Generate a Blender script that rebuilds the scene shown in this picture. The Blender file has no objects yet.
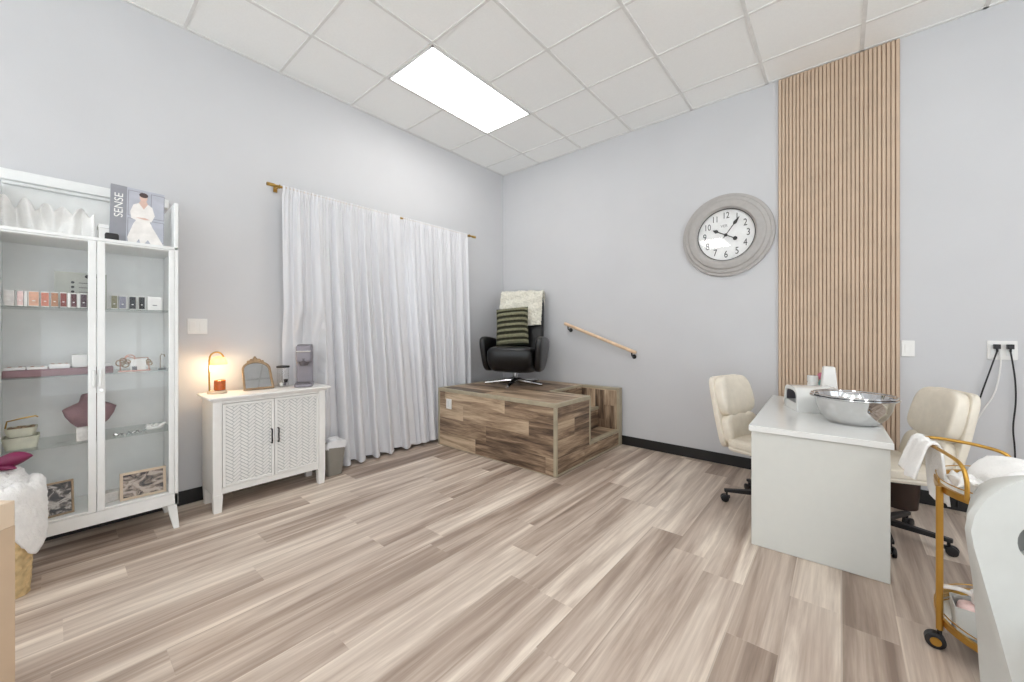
import bpy, bmesh, math, random
from mathutils import Vector, Matrix
random.seed(7)
PI = math.pi
sc = bpy.context.scene
COL = sc.collection
R = math.radians

# ------------------------------------------------------------------ materials
def lin(c):
    c = c / 255.0
    return c / 12.92 if c <= 0.04045 else ((c + 0.055) / 1.055) ** 2.4
def rgb(r, g, b): return (lin(r), lin(g), lin(b), 1.0)

class NT:
    def __init__(s, name):
        s.m = bpy.data.materials.new(name); s.m.use_nodes = True
        s.t = s.m.node_tree; s.n = s.t.nodes; s.l = s.t.links
        s.b = s.n['Principled BSDF']; s.out = s.n['Material Output']
    def node(s, kind, **kw):
        x = s.n.new(kind)
        for k, v in kw.items():
            if k.startswith('i_'): x.inputs[k[2:].replace('_', ' ')].default_value = v
            else: setattr(x, k, v)
        return x
    def link(s, a, b): s.l.new(a, b)
    def math(s, op, a, b=None, c=None):
        x = s.n.new('ShaderNodeMath'); x.operation = op
        for i, v in enumerate((a, b, c)):
            if v is None: continue
            if hasattr(v, 'is_linked') or hasattr(v, 'links'): s.l.new(v, x.inputs[i])
            else: x.inputs[i].default_value = v
        return x.outputs[0]
    def ramp(s, fac, stops):
        x = s.n.new('ShaderNodeValToRGB'); e = x.color_ramp.elements
        while len(e) < len(stops): e.new(0.5)
        for i, (p, c) in enumerate(stops): e[i].position = p; e[i].color = c
        s.l.new(fac, x.inputs[0]); return x.outputs[0]

def mat(name, col, rough=0.5, metal=0.0, noise=0.0, nscale=20, bump=0.0, bscale=60, coat=0.0, sheen=0.0, spec=None, sub=0.0):
    """plain surface with a procedural noise tint and a procedural bump"""
    k = NT(name); b = k.b
    b.inputs['Base Color'].default_value = rgb(*col)
    b.inputs['Roughness'].default_value = rough
    b.inputs['Metallic'].default_value = metal
    if coat: b.inputs['Coat Weight'].default_value = coat; b.inputs['Coat Roughness'].default_value = 0.08
    if sheen: b.inputs['Sheen Weight'].default_value = sheen
    if spec is not None: b.inputs['Specular IOR Level'].default_value = spec
    tc = k.node('ShaderNodeTexCoord')
    nz = k.node('ShaderNodeTexNoise', i_Scale=nscale, i_Detail=4.0)
    k.link(tc.outputs['Object'], nz.inputs['Vector'])
    a = noise if noise else 0.02
    d = tuple(lin(max(0, c * (1 - a))) for c in col) + (1,)
    l = tuple(lin(min(255, c * (1 + a))) for c in col) + (1,)
    k.link(k.ramp(nz.outputs['Fac'], [(0.3, d), (0.7, l)]), b.inputs['Base Color'])
    if bump:
        n2 = k.node('ShaderNodeTexNoise', i_Scale=bscale, i_Detail=3.0)
        k.link(tc.outputs['Object'], n2.inputs['Vector'])
        bp = k.node('ShaderNodeBump', i_Strength=bump, i_Distance=0.01)
        k.link(n2.outputs['Fac'], bp.inputs['Height']); k.link(bp.outputs['Normal'], b.inputs['Normal'])
    return k.m

def glass(name, tint=(254, 254, 254), gloss=0.08):
    """clear pane: transparent with a Fresnel reflection"""
    k = NT(name); k.n.remove(k.b)
    tr = k.node('ShaderNodeBsdfTransparent'); tr.inputs[0].default_value = rgb(*tint)
    gl = k.node('ShaderNodeBsdfGlossy'); gl.inputs['Roughness'].default_value = 0.0
    lw = k.node('ShaderNodeLayerWeight'); lw.inputs[0].default_value = 0.5
    mx = k.node('ShaderNodeMixShader')
    sch = k.math('ADD', k.math('MULTIPLY', k.math('POWER', lw.outputs['Facing'], 5.0), 0.8), gloss)
    k.link(sch, mx.inputs[0])
    k.link(tr.outputs[0], mx.inputs[1]); k.link(gl.outputs[0], mx.inputs[2]); k.link(mx.outputs[0], k.out.inputs[0])
    return k.m

def emit(name, col, strength):
    k = NT(name); b = k.b
    b.inputs['Base Color'].default_value = rgb(*col)
    b.inputs['Emission Color'].default_value = rgb(*col)
    b.inputs['Emission Strength'].default_value = strength
    return k.m

def planks(name, along, width, length, cols, grain=(16, 1.0), rough=0.45, seam=0.35, contrast=1.0, vary=0.34, fine=0.35, light_seam=False):
    """vinyl plank boards; along = axis letter the boards run on, across = the other one"""
    k = NT(name); b = k.b
    tc = k.node('ShaderNodeTexCoord'); sp = k.node('ShaderNodeSeparateXYZ')
    k.link(tc.outputs['Object'], sp.inputs[0])
    o = {'x': sp.outputs[0], 'y': sp.outputs[1], 'z': sp.outputs[2]}
    A = o[along[0]]; B = o[along[1]]
    r = k.math('DIVIDE', B, width); row = k.math('FLOOR', r); fr = k.math('FRACT', r)
    wn = k.node('ShaderNodeTexWhiteNoise', noise_dimensions='1D'); k.link(row, wn.inputs['W'])
    a2 = k.math('ADD', k.math('DIVIDE', A, length), k.math('MULTIPLY', wn.outputs['Value'], 7.31))
    colm = k.math('FLOOR', a2); fc = k.math('FRACT', a2)
    cb = k.node('ShaderNodeCombineXYZ'); k.link(row, cb.inputs[0]); k.link(colm, cb.inputs[1])
    w2 = k.node('ShaderNodeTexWhiteNoise', noise_dimensions='2D'); k.link(cb.outputs[0], w2.inputs['Vector'])
    pid = w2.outputs['Value']
    gv = k.node('ShaderNodeCombineXYZ')
    k.link(k.math('ADD', k.math('MULTIPLY', B, grain[0]), k.math('MULTIPLY', pid, 83.0)), gv.inputs[0])
    k.link(k.math('MULTIPLY', A, grain[1]), gv.inputs[1]); k.link(k.math('MULTIPLY', pid, 31.0), gv.inputs[2])
    n1 = k.node('ShaderNodeTexNoise', i_Scale=1.0, i_Detail=5.0, i_Roughness=0.6, i_Distortion=0.5); k.link(gv.outputs[0], n1.inputs['Vector'])
    gv2 = k.node('ShaderNodeVectorMath', operation='MULTIPLY'); k.link(gv.outputs[0], gv2.inputs[0]); gv2.inputs[1].default_value = (6, 3.0, 1)
    n2 = k.node('ShaderNodeTexNoise', i_Scale=1.0, i_Detail=4.0, i_Roughness=0.65); k.link(gv2.outputs[0], n2.inputs['Vector'])
    f = k.math('ADD', k.math('MULTIPLY', n1.outputs['Fac'], 1.1 * contrast), k.math('MULTIPLY', n2.outputs['Fac'], fine))
    f = k.math('ADD', f, k.math('MULTIPLY', k.math('SUBTRACT', pid, 0.5), vary * contrast))
    f = k.math('ADD', f, 0.5 - 0.55 * contrast - fine / 2)
    col = k.ramp(f, [(p, rgb(*c)) for p, c in cols])
    e1 = k.math('LESS_THAN', fr, (0.006 if light_seam else 0.0025) / width); e2 = k.math('LESS_THAN', fc, 0.0025 / length)
    sm = k.math('MAXIMUM', e1, k.math('MULTIPLY', e2, 0.35 if light_seam else 1.0))
    mx = k.node('ShaderNodeMix', data_type='RGBA')
    k.link(k.math('MULTIPLY', sm, seam), mx.inputs[0]); k.link(col, mx.inputs[6]); mx.inputs[7].default_value = rgb(95, 80, 68)
    if light_seam:   # pale to brown plank edges, different from board to board
        k.link(k.ramp(k.math('FRACT', k.math('MULTIPLY', pid, 7.7)), [(0.35, rgb(232, 220, 204)), (0.75, rgb(140, 122, 108))]), mx.inputs[7])
    k.link(mx.outputs[2], b.inputs['Base Color'])
    b.inputs['Roughness'].default_value = rough
    bp = k.node('ShaderNodeBump', i_Strength=0.12, i_Distance=0.004); k.link(n2.outputs['Fac'], bp.inputs['Height'])
    k.link(bp.outputs['Normal'], b.inputs['Normal'])
    return k.m

M = {}
M['wall'] = mat('wall_paint', (202, 202, 204), 0.85, noise=0.008, nscale=2, bump=0.06, bscale=220)
M['ceiling'] = mat('ceiling_tile', (246, 247, 246), 0.9, noise=0.008, nscale=90, bump=0.10, bscale=160)
M['grid'] = mat('grid_metal', (226, 226, 224), 0.6)
M['black_base'] = mat('black_vinyl_base', (26, 24, 24), 0.5)
floorcols = [(0.18, (132, 114, 102)), (0.36, (164, 146, 132)), (0.50, (186, 169, 155)), (0.62, (204, 189, 175)), (0.80, (232, 219, 204))]
M['floor'] = planks('floor_planks', 'yx', 0.18, 1.22, floorcols, grain=(10, 0.6), rough=0.42, contrast=1.25, vary=0.20, fine=0.34, light_seam=True)
platcols = [(0.20, (72, 56, 45)), (0.36, (112, 91, 73)), (0.50, (146, 123, 101)), (0.64, (176, 153, 128)), (0.82, (205, 183, 155))]
M['plank_front'] = planks('platform_planks_front', 'xz', 0.152, 0.85, platcols, grain=(19, 1.9), rough=0.5, contrast=1.15, fine=0.50)
M['plank_side'] = planks('platform_planks_side', 'yz', 0.152, 0.85, platcols, grain=(19, 1.9), rough=0.5, contrast=1.15, fine=0.50)
M['plank_top'] = planks('platform_planks_top', 'xy', 0.152, 0.85, platcols, grain=(19, 1.9), rough=0.45, contrast=1.05, fine=0.50)
M['plank_upright'] = planks('platform_planks_upright', 'zx', 0.11, 1.3, platcols, grain=(19, 1.9), rough=0.5, contrast=1.15, fine=0.50)
M['edge_trim'] = mat('edge_trim', (168, 158, 136), 0.45, noise=0.05, nscale=14)
M['white'] = mat('white_lacquer', (232, 231, 228), 0.4, noise=0.01)
M['white_gloss'] = mat('white_gloss', (230, 231, 229), 0.18, noise=0.005, coat=0.3)
M['desk_panel'] = mat('desk_panel', (213, 214, 209), 0.3, noise=0.005)
M['cab_white'] = mat('cabinet_white', (232, 233, 232), 0.45, noise=0.01)
M['slat'] = mat('oak_slat', (198, 175, 152), 0.6, noise=0.03, nscale=5)
M['slat_back'] = mat('slat_felt', (170, 144, 122), 0.9, noise=0.05)
M['brass'] = mat('brass', (184, 150, 84), 0.28, metal=1.0)
M['gold'] = mat('gold_paint', (196, 152, 74), 0.3, metal=0.9, noise=0.02)
M['antique'] = mat('antique_gold', (150, 128, 102), 0.4, metal=0.6, noise=0.1)
M['black'] = mat('black_metal', (22, 21, 22), 0.4)
M['black_plastic'] = mat('black_plastic', (26, 24, 26), 0.45)
M['black_leather'] = mat('black_leather', (15, 15, 17), 0.30, bump=0.15, bscale=90)
M['cream'] = mat('cream_leather', (228, 220, 205), 0.48, noise=0.02, bump=0.2, bscale=35)
M['chrome'] = mat('chrome', (214, 214, 214), 0.06, metal=1.0)
M['steel'] = mat('polished_steel', (196, 196, 196), 0.07, metal=1.0)
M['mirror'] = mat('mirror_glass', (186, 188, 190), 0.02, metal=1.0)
M['glass'] = glass('clear_glass', gloss=0.016)
M['clock_glass'] = glass('clock_glass', gloss=0.045)
M['shelf_glass'] = glass('shelf_glass', tint=(247, 250, 249), gloss=0.05)
M['clock_frame'] = mat('weathered_grey', (174, 170, 167), 0.65, noise=0.02, nscale=30, bump=0.2, bscale=60)
M['clock_dial'] = mat('dial_white', (240, 240, 239), 0.6)
M['ink'] = mat('dark_ink', (40, 38, 38), 0.6)
M['grey_ink'] = mat('grey_ink', (120, 118, 116), 0.6)
M['rail_wood'] = mat('rail_oak', (222, 192, 160), 0.45, noise=0.06, nscale=12)
M['towel'] = mat('white_terry', (240, 239, 237), 0.95, bump=0.5, bscale=140, sheen=0.3)
M['fleece'] = mat('cream_fleece', (226, 222, 208), 0.95, noise=0.05, nscale=50, bump=1.0, bscale=55, sheen=0.4)
M['green_dark'] = mat('olive_fur_dark', (46, 46, 30), 0.95, noise=0.2, nscale=40, bump=0.6, bscale=80)
M['green_light'] = mat('olive_fur_light', (122, 120, 96), 0.95, noise=0.1, nscale=40, bump=0.6, bscale=80)
M['bin_grey'] = mat('bin_grey', (138, 134, 126), 0.5)
M['bag'] = mat('bin_liner', (228, 228, 230), 0.45)
M['brown_bin'] = mat('dark_brown_bin', (52, 36, 30), 0.35)
M['coffee_grey'] = mat('coffee_maker_grey', (134, 130, 138), 0.45)
M['coffee_dark'] = mat('coffee_maker_dark', (88, 84, 90), 0.3)
M['candle_amber'] = mat('amber_jar', (178, 92, 46), 0.25, noise=0.12, nscale=30)
M['mauve'] = mat('mauve_velvet', (138, 108, 112), 0.8, noise=0.05)
M['pale_green'] = mat('pale_sage', (206, 206, 188), 0.7, noise=0.05)
M['rose_gold'] = mat('rose_gold', (196, 150, 136), 0.3, metal=0.8)
M['maple'] = mat('light_maple', (216, 196, 172), 0.5, noise=0.03, nscale=6)
M['maple_dark'] = mat('tan_maple', (196, 172, 146), 0.5, noise=0.03, nscale=6)
M['wicker'] = mat('straw', (206, 180, 134), 0.7, noise=0.12, nscale=25)
M['magenta'] = mat('magenta_satin', (112, 26, 68), 0.5, noise=0.1, nscale=10)
M['magenta_light'] = mat('magenta_satin_light', (160, 66, 112), 0.5, noise=0.1, nscale=10)
M['shell_white'] = mat('white_shell', (193, 194, 190), 0.4, noise=0.01)
M['slot_grey'] = mat('slot_grey', (118, 118, 116), 0.6)
M['cover_grey'] = mat('cover_grey', (178, 180, 190), 0.4, noise=0.03)
M['cover_dark'] = mat('cover_dark', (140, 141, 148), 0.4)
M['skin'] = mat('printed_skin', (214, 182, 168), 0.5)
M['dress'] = mat('printed_dress', (232, 228, 224), 0.5, noise=0.04)
M['hair'] = mat('printed_hair', (70, 54, 54), 0.5)
M['pink'] = mat('pink_cap', (196, 112, 134), 0.4)
M['jar_teal'] = mat('teal_label', (120, 160, 158), 0.4)
M['window_frame'] = mat('window_frame_white', (225, 225, 225), 0.5)
M['lamp_glow'] = emit('warm_bulb', (255, 214, 150), 3.0)
M['troffer'] = emit('troffer_diffuser', (255, 253, 250), 6.2)

def curtain_material():
    k = NT('sheer_white'); b = k.b
    b.inputs['Base Color'].default_value = rgb(222, 222, 225); b.inputs['Roughness'].default_value = 0.9
    tc = k.node('ShaderNodeTexCoord'); nz = k.node('ShaderNodeTexNoise', i_Scale=300.0); k.link(tc.outputs['Object'], nz.inputs['Vector'])
    bp = k.node('ShaderNodeBump', i_Strength=0.1, i_Distance=0.002); k.link(nz.outputs['Fac'], bp.inputs['Height']); k.link(bp.outputs['Normal'], b.inputs['Normal'])
    tl = k.node('ShaderNodeBsdfTranslucent'); tl.inputs[0].default_value = rgb(236, 236, 242)
    mx = k.node('ShaderNodeMixShader'); mx.inputs[0].default_value = 0.09
    k.link(b.outputs[0], mx.inputs[1]); k.link(tl.outputs[0], mx.inputs[2]); k.link(mx.outputs[0], k.out.inputs[0])
    return k.m
M['curtain'] = curtain_material()

def photo_material(name, dark, mid, light, scale, seed):
    """black and white landscape print: soft dark branches over a pale ground"""
    k = NT(name); b = k.b
    tc = k.node('ShaderNodeTexCoord'); mp = k.node('ShaderNodeMapping'); mp.inputs['Location'].default_value = (seed, seed * 2, 0)
    mp.inputs['Scale'].default_value = (1, 1, 1.6)
    k.link(tc.outputs['Object'], mp.inputs[0])
    nz = k.node('ShaderNodeTexNoise', i_Scale=scale, i_Detail=5.0, i_Roughness=0.6, i_Distortion=1.2); k.link(mp.outputs[0], nz.inputs['Vector'])
    k.link(k.ramp(nz.outputs['Fac'], [(0.43, rgb(*dark)), (0.50, rgb(*mid)), (0.57, rgb(*light))]), b.inputs['Base Color'])
    b.inputs['Roughness'].default_value = 0.3
    return k.m
M['print_rocks'] = photo_material('photo_print_blossom', (34, 30, 30), (120, 110, 104), (196, 190, 184), 16, 3.1)
M['print_field'] = photo_material('photo_print_field', (42, 36, 34), (140, 124, 112), (190, 176, 164), 13, 8.4)

# ------------------------------------------------------------------ mesh builder
class MB:
    def __init__(s): s.v = []; s.f = []; s.mi = []
    def add(s, vs, fs, mi=0, T=None):
        o = len(s.v)
        for p in vs:
            p = Vector(p)
            s.v.append(T @ p if T else p)
        for f in fs: s.f.append([i + o for i in f]); s.mi.append(mi)
        return s
    def box(s, x0, x1, y0, y1, z0, z1, mi=0, T=None):
        vs = [(x, y, z) for z in (z0, z1) for y in (y0, y1) for x in (x0, x1)]
        fs = [(0, 2, 3, 1), (4, 5, 7, 6), (0, 1, 5, 4), (2, 6, 7, 3), (0, 4, 6, 2), (1, 3, 7, 5)]
        return s.add(vs, fs, mi, T)
    def loft(s, rings, closed=True, caps=True, mi=0, T=None, wrap=False):
        n = len(rings[0]); vs = [p for r in rings for p in r]; fs = []
        m = len(rings)
        for i in range(m if wrap else m - 1):
            a, b = i * n, ((i + 1) % m) * n
            for j in range(n if closed else n - 1):
                k = (j + 1) % n
                fs.append((a + j, a + k, b + k, b + j))
        if caps and not wrap:
            fs.append(tuple(range(n - 1, -1, -1))); fs.append(tuple(range((m - 1) * n, m * n)))
        return s.add(vs, fs, mi, T)
    def tube(s, pts, r, n=10, mi=0, T=None, caps=True, closed=False):
        pts = [Vector(p) for p in pts]; rings = []; up = None
        m = len(pts)
        for i, p in enumerate(pts):
            if closed: t = pts[(i + 1) % m] - pts[i - 1]
            else: t = (pts[min(i + 1, m - 1)] - pts[max(i - 1, 0)])
            t.normalize()
            if up is None:
                up = Vector((0, 0, 1)) if abs(t.z) < 0.9 else Vector((1, 0, 0))
            a = t.cross(up)
            if a.length < 1e-5: a = t.cross(Vector((1, 0, 0)))
            a.normalize(); b = a.cross(t).normalized(); up = b
            rr = r[i] if isinstance(r, (list, tuple)) else r
            rings.append([p + (a * math.cos(2 * PI * k / n) + b * math.sin(2 * PI * k / n)) * rr for k in range(n)])
        return s.loft(rings, True, caps, mi, T, wrap=closed)
    def cyl(s, p, q, r, n=20, mi=0, T=None): return s.tube([p, q], r, n, mi, T)
    def lathe(s, prof, n=40, mi=0, T=None, c=(0, 0, 0), sx=1, sy=1):
        rings = [[(c[0] + r * sx * math.cos(2 * PI * k / n), c[1] + r * sy * math.sin(2 * PI * k / n), c[2] + z) for k in range(n)] for r, z in prof]
        return s.loft(rings, True, True, mi, T)
    def sup(s, c, h, e1=0.35, e2=0.35, nu=28, nv=16, mi=0, T=None, fn=None):
        """rounded cushion: superellipsoid with half sizes h"""
        sg = lambda w, e: math.copysign(abs(w) ** e, w)
        rings = []
        for i in range(1, nv):
            ph = -PI / 2 + PI * i / nv; ring = []
            for j in range(nu):
                th = 2 * PI * j / nu
                p = Vector((h[0] * sg(math.cos(ph), e1) * sg(math.cos(th), e2), h[1] * sg(math.cos(ph), e1) * sg(math.sin(th), e2), h[2] * sg(math.sin(ph), e1)))
                if fn: p = Vector(fn(p))
                ring.append(p + Vector(c))
            rings.append(ring)
        return s.loft(rings, True, True, mi, T)
    def grid(s, fn, nu, nv, mi=0, T=None):
        vs = [fn(i / nu, j / nv) for j in range(nv + 1) for i in range(nu + 1)]
        fs = [(j * (nu + 1) + i, j * (nu + 1) + i + 1, (j + 1) * (nu + 1) + i + 1, (j + 1) * (nu + 1) + i) for j in range(nv) for i in range(nu)]
        return s.add(vs, fs, mi, T)
    def prism(s, pts, d, mi=0, T=None):
        """flat outline (list of 3-D points) thickened by the vector d"""
        d = Vector(d); a = [Vector(p) for p in pts]
        return s.loft([a, [p + d for p in a]], True, True, mi, T)

def build(name, mb, mats, parent=None, bev=0.0, ang=35, solid=0.0, sub=0, seg=2):
    me = bpy.data.meshes.new(name)
    me.from_pydata([tuple(v) for v in mb.v], [], mb.f)
    bm = bmesh.new(); bm.from_mesh(me)
    bmesh.ops.recalc_face_normals(bm, faces=bm.faces); bm.to_mesh(me); bm.free()
    if not isinstance(mats, (list, tuple)): mats = [mats]
    for m in mats: me.materials.append(M[m] if isinstance(m, str) else m)
    if len(me.polygons) == len(mb.mi):
        for p, i in zip(me.polygons, mb.mi): p.material_index = i
    for p in me.polygons: p.use_smooth = True
    me.set_sharp_from_angle(angle=R(ang))
    o = bpy.data.objects.new(name, me); COL.objects.link(o)
    if parent: o.parent = parent
    if solid:
        q = o.modifiers.new('thickness', 'SOLIDIFY'); q.thickness = solid; q.offset = 0
    if bev:
        q = o.modifiers.new('bevel', 'BEVEL'); q.width = bev; q.segments = seg; q.limit_method = 'ANGLE'; q.angle_limit = R(30); q.harden_normals = False
    if sub:
        q = o.modifiers.new('smooth', 'SUBSURF'); q.levels = sub; q.render_levels = sub
    return o

def thing(name, label, cat, loc=(0, 0, 0), rz=0.0, group=None):
    o = bpy.data.objects.new(name, None); COL.objects.link(o)
    o.empty_display_size = 0.1; o.location = loc; o.rotation_euler = (0, 0, rz)
    return tag(o, label, cat, group)
def tag(o, label, cat, group=None):
    o['label'] = label; o['category'] = cat
    if group: o['group'] = group
    return o
def place(o, loc, rz=0.0, rx=0.0, ry=0.0):
    o.location = loc; o.rotation_euler = (rx, ry, rz); return o
def struct(name, mb, m, **kw):
    o = build(name, mb, m, **kw); o['kind'] = 'structure'; return o
def dup(root, loc=None, rz=None, label=None):
    r = root.copy(); COL.objects.link(r)
    if loc is not None: r.location = loc
    if rz is not None: r.rotation_euler = (0, 0, rz)
    if label: r['label'] = label
    for ch in list(root.children):
        c = ch.copy(); COL.objects.link(c); c.parent = r
        for g in list(ch.children):
            d = g.copy(); COL.objects.link(d); d.parent = c
    return r

def text_mesh(body, size, depth=0.0008, font_scale_x=1.0):
    cu = bpy.data.curves.new('lettering', 'FONT'); cu.body = body; cu.size = size; cu.extrude = depth
    cu.align_x = 'CENTER'; cu.align_y = 'CENTER'
    o = bpy.data.objects.new('lettering', cu); COL.objects.link(o)
    dg = bpy.context.evaluated_depsgraph_get(); me = bpy.data.meshes.new_from_object(o.evaluated_get(dg))
    vs = [tuple(v.co) for v in me.vertices]; fs = [tuple(p.vertices) for p in me.polygons]
    bpy.data.objects.remove(o); bpy.data.curves.remove(cu); bpy.data.meshes.remove(me)
    return [(x * font_scale_x, y, z) for x, y, z in vs], fs

# ------------------------------------------------------------------ room
XL, YB, H = -3.546, 3.995, 3.37
XR, YF = 3.4, -3.5
T2 = 0.6096
GX, GY = XL + 0.6215, 1.814            # ceiling grid phase

struct('floor', MB().box(XL - 0.1, XR + 0.1, YF - 0.1, YB + 0.1, -0.1, 0), 'floor')
struct('ceiling', MB().box(XL - 0.1, XR + 0.1, YF - 0.1, YB + 0.1, H, H + 0.1), 'ceiling')
struct('wall_back', MB().box(XL - 0.1, XR + 0.1, YB, YB + 0.12, 0, H), 'wall')
w = MB(); w.box(XR, XR + 0.12, 2.2, YB, 0, H); w.box(XR, XR + 0.12, YF, 2.2, 0, 0.12); w.box(XR, XR + 0.12, YF, 2.2, 3.05, H); w.box(XR, XR + 0.12, YF, -3.2, 0.12, 3.05); w.box(XR, XR + 0.12, -0.6, -0.2, 0.12, 3.05)
struct('wall_right', w, 'wall')
for i, (a, b) in enumerate(((-3.2, -0.6), (-0.2, 2.2))):  # unseen windows in the right wall, added to let daylight in
    f = MB(); x0, x1 = XR + 0.03, XR + 0.09
    f.box(x0, x1, a, b, 0.12, 0.18); f.box(x0, x1, a, b, 2.99, 3.05)
    for yy in (a, (a + b) / 2 - 0.03, b - 0.06): f.box(x0, x1, yy, yy + 0.06, 0.18, 2.99)
    added_window = struct('window_%d' % (i + 4), f, 'window_frame'); build('pane', MB().box(XR + 0.058, XR + 0.062, a + 0.03, b - 0.03, 0.15, 3.02), 'glass', added_window)
# left wall with a window opening behind the curtains
WY0, WY1, WZ0, WZ1 = 2.30, 2.52, 0.95, 1.97
w = MB()
w.box(XL - 0.12, XL, YF, WY0, 0, H); w.box(XL - 0.12, XL, WY1, YB, 0, H)
w.box(XL - 0.12, XL, WY0, WY1, 0, WZ0); w.box(XL - 0.12, XL, WY0, WY1, WZ1, H)
struct('wall_left', w, 'wall')
wf = MB()
for a in ((WY0, WY0 + 0.03, WZ0, WZ1), (WY1 - 0.03, WY1, WZ0, WZ1), (WY0, WY1, WZ0, WZ0 + 0.03), (WY0, WY1, WZ1 - 0.03, WZ1)):
    wf.box(XL - 0.09, XL - 0.04, a[0], a[1], a[2], a[3])
w1 = struct('window_1', wf, 'window_frame')
build('pane', MB().box(XL - 0.068, XL - 0.062, WY0 + 0.03, WY1 - 0.03, WZ0 + 0.03, WZ1 - 0.03), 'glass', w1)
# unseen wall behind the camera: piers, sill and header around two added daylight windows
w = MB()
SW = [(-3.0, -0.2), (0.4, 3.2)]
w.box(XL, XR, YF - 0.12, YF, 0, 0.12); w.box(XL, XR, YF - 0.12, YF, 3.05, H)
for a, b in ((XL, -3.0), (-0.2, 0.4), (3.2, XR)): w.box(a, b, YF - 0.12, YF, 0.12, 3.05)
struct('wall_front', w, 'wall')
for i, (a, b) in enumerate(SW):
    f = MB(); y0, y1 = YF - 0.09, YF - 0.03
    f.box(a, b, y0, y1, 0.12, 0.18); f.box(a, b, y0, y1, 2.99, 3.05)
    for xx in (a, (a + b) / 2 - 0.03, b - 0.06): f.box(xx, xx + 0.06, y0, y1, 0.18, 2.99)
    added_window = struct('window_%d' % (i + 2), f, 'window_frame'); build('pane', MB().box(a + 0.03, b - 0.03, YF - 0.062, YF - 0.058, 0.15, 3.02), 'glass', added_window)

struct('baseboard_back', MB().box(XL, XR, YB - 0.012, YB, 0, 0.098), 'black_base', bev=0.003)
struct('baseboard_left', MB().box(XL, XL + 0.012, YF, YB - 0.012, 0, 0.098), 'black_base', bev=0.003)

# lay-in grid of the ceiling: main tees, cross tees and wall angle
LIGHTS = [(GX, GY), (GX + 8 * T2, GY - T2)] + [(GX + 0.45 * T2, GY - 8 * T2)] + [(GX + 4 * T2 * i, GY - 8 * T2) for i in (1, 2)] + [(GX + 4 * T2 * i, GY - 4 * T2) for i in range(1, 3)]  # visible panel, one reflected in the clock, the rest added to light the room
g = MB(); hw = 0.012
x = GX - T2
xs = [GX + T2 * i for i in range(0, 12) if GX + T2 * i < XR]
ys = [GY + T2 * i for i in range(-11, 4) if YF < GY + T2 * i < YB]
for x in xs: g.box(x - hw, x + hw, YF, YB, H - 0.006, H + 0.001)
for y in ys: g.box(XL, XR, y - hw * 0.8, y + hw * 0.8, H - 0.0055, H + 0.001)
g.box(XL, XL + 0.02, YF, YB, H - 0.006, H + 0.001); g.box(XL, XR, YB - 0.02, YB, H - 0.006, H + 0.001)
struct('trim_1', g, 'grid')

for i, (lx, ly) in enumerate(LIGHTS):
    lab = 'lit rectangular ceiling light panel set in the tiled ceiling above the curtains' if i == 0 else 'unseen lit rectangular ceiling light panel in the tiled ceiling'
    t = thing('ceiling_light', lab, 'light', (lx + T2 / 2, ly + T2, H - 0.008), 0, None if i == 0 else 'unseen ceiling lights beyond the frame')
    hx, hy = T2 / 2 - 0.012, T2 - 0.012
    fr = MB()
    for a in ((-hx, hx, -hy, -hy + 0.012), (-hx, hx, hy - 0.012, hy), (-hx, -hx + 0.012, -hy, hy), (hx - 0.012, hx, -hy, hy)):
        fr.box(a[0], a[1], a[2], a[3], -0.004, 0.006)
    build('frame', fr, 'window_frame', t)
    build('diffuser', MB().box(-hx + 0.012, hx - 0.012, -hy + 0.012, hy - 0.012, -0.001, 0.004), 'troffer', t)

# ------------------------------------------------------------------ slat wall panel
SX0, SX1, SY = -0.404, 0.330, YB
t = thing('slat_panel', 'tall oak wood slat panel running floor to ceiling on the back wall', 'wall panel', ((SX0 + SX1) / 2, SY, 0))
hx = (SX1 - SX0) / 2
build('backing', MB().box(-hx, hx, -0.010, -0.0005, 0.10, H - 0.012), 'slat_back', t)
s = MB(); n = 30; pw = 2 * hx / n
for i in range(n):
    x0 = -hx + i * pw + pw * 0.17
    zs = [0.10, 1.0 + 0.0 * i, 2.42, H - 0.015]
    s.box(x0, x0 + pw * 0.70, -0.022, -0.009, 0.10, H - 0.015)
build('slats', s, 'slat', t)

# ------------------------------------------------------------------ wall clock
t = thing('wall_clock', 'large round grey wall clock with stepped weathered frame left of the slat panel', 'clock', (-0.80, YB, 2.105))
RX = Matrix.Rotation(R(90), 4, 'X')     # disc axis z -> -y
prof = [(0.30, 0.0), (0.372, 0.0), (0.378, 0.014), (0.374, 0.030), (0.352, 0.034), (0.345, 0.046), (0.318, 0.052), (0.310, 0.064), (0.278, 0.076), (0.252, 0.074), (0.240, 0.060), (0.234, 0.040), (0.234, 0.020), (0.30, 0.018)]
rings = [[(r * math.cos(2 * PI * k / 72), r * math.sin(2 * PI * k / 72), z) for k in range(72)] for r, z in prof]
build('frame', MB().loft(rings, True, False, T=RX, wrap=True), 'clock_frame', t, ang=25)
build('bezel', MB().tube([(0.233 * math.cos(2 * PI * k / 72), 0.233 * math.sin(2 * PI * k / 72), 0.043) for k in range(72)], 0.0038, 8, T=RX, closed=True), 'black', t)
build('dial', MB().lathe([(0.236, 0.018), (0.236, 0.024)], 72, T=RX), 'clock_dial', t)
for k in range(1, 13):
    nm = MB()
    vs, fs = text_mesh(str(k), 0.088 if k not in (10, 11, 12) else 0.080, 0.0006, 0.75)
    a = PI / 2 - k * PI / 6; rr = 0.178
    nm.add(vs, fs, 0, RX @ Matrix.Translation((rr * math.cos(a), rr * math.sin(a), 0.0252)))
    build('numeral', nm, 'ink', t)
vs, fs = text_mesh('VER', 0.034, 0.0005, 1.0)
build('lettering', MB().add(vs, fs, 0, RX @ Matrix.Translation((-0.015, 0.085, 0.025))), 'grey_ink', t)
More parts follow.
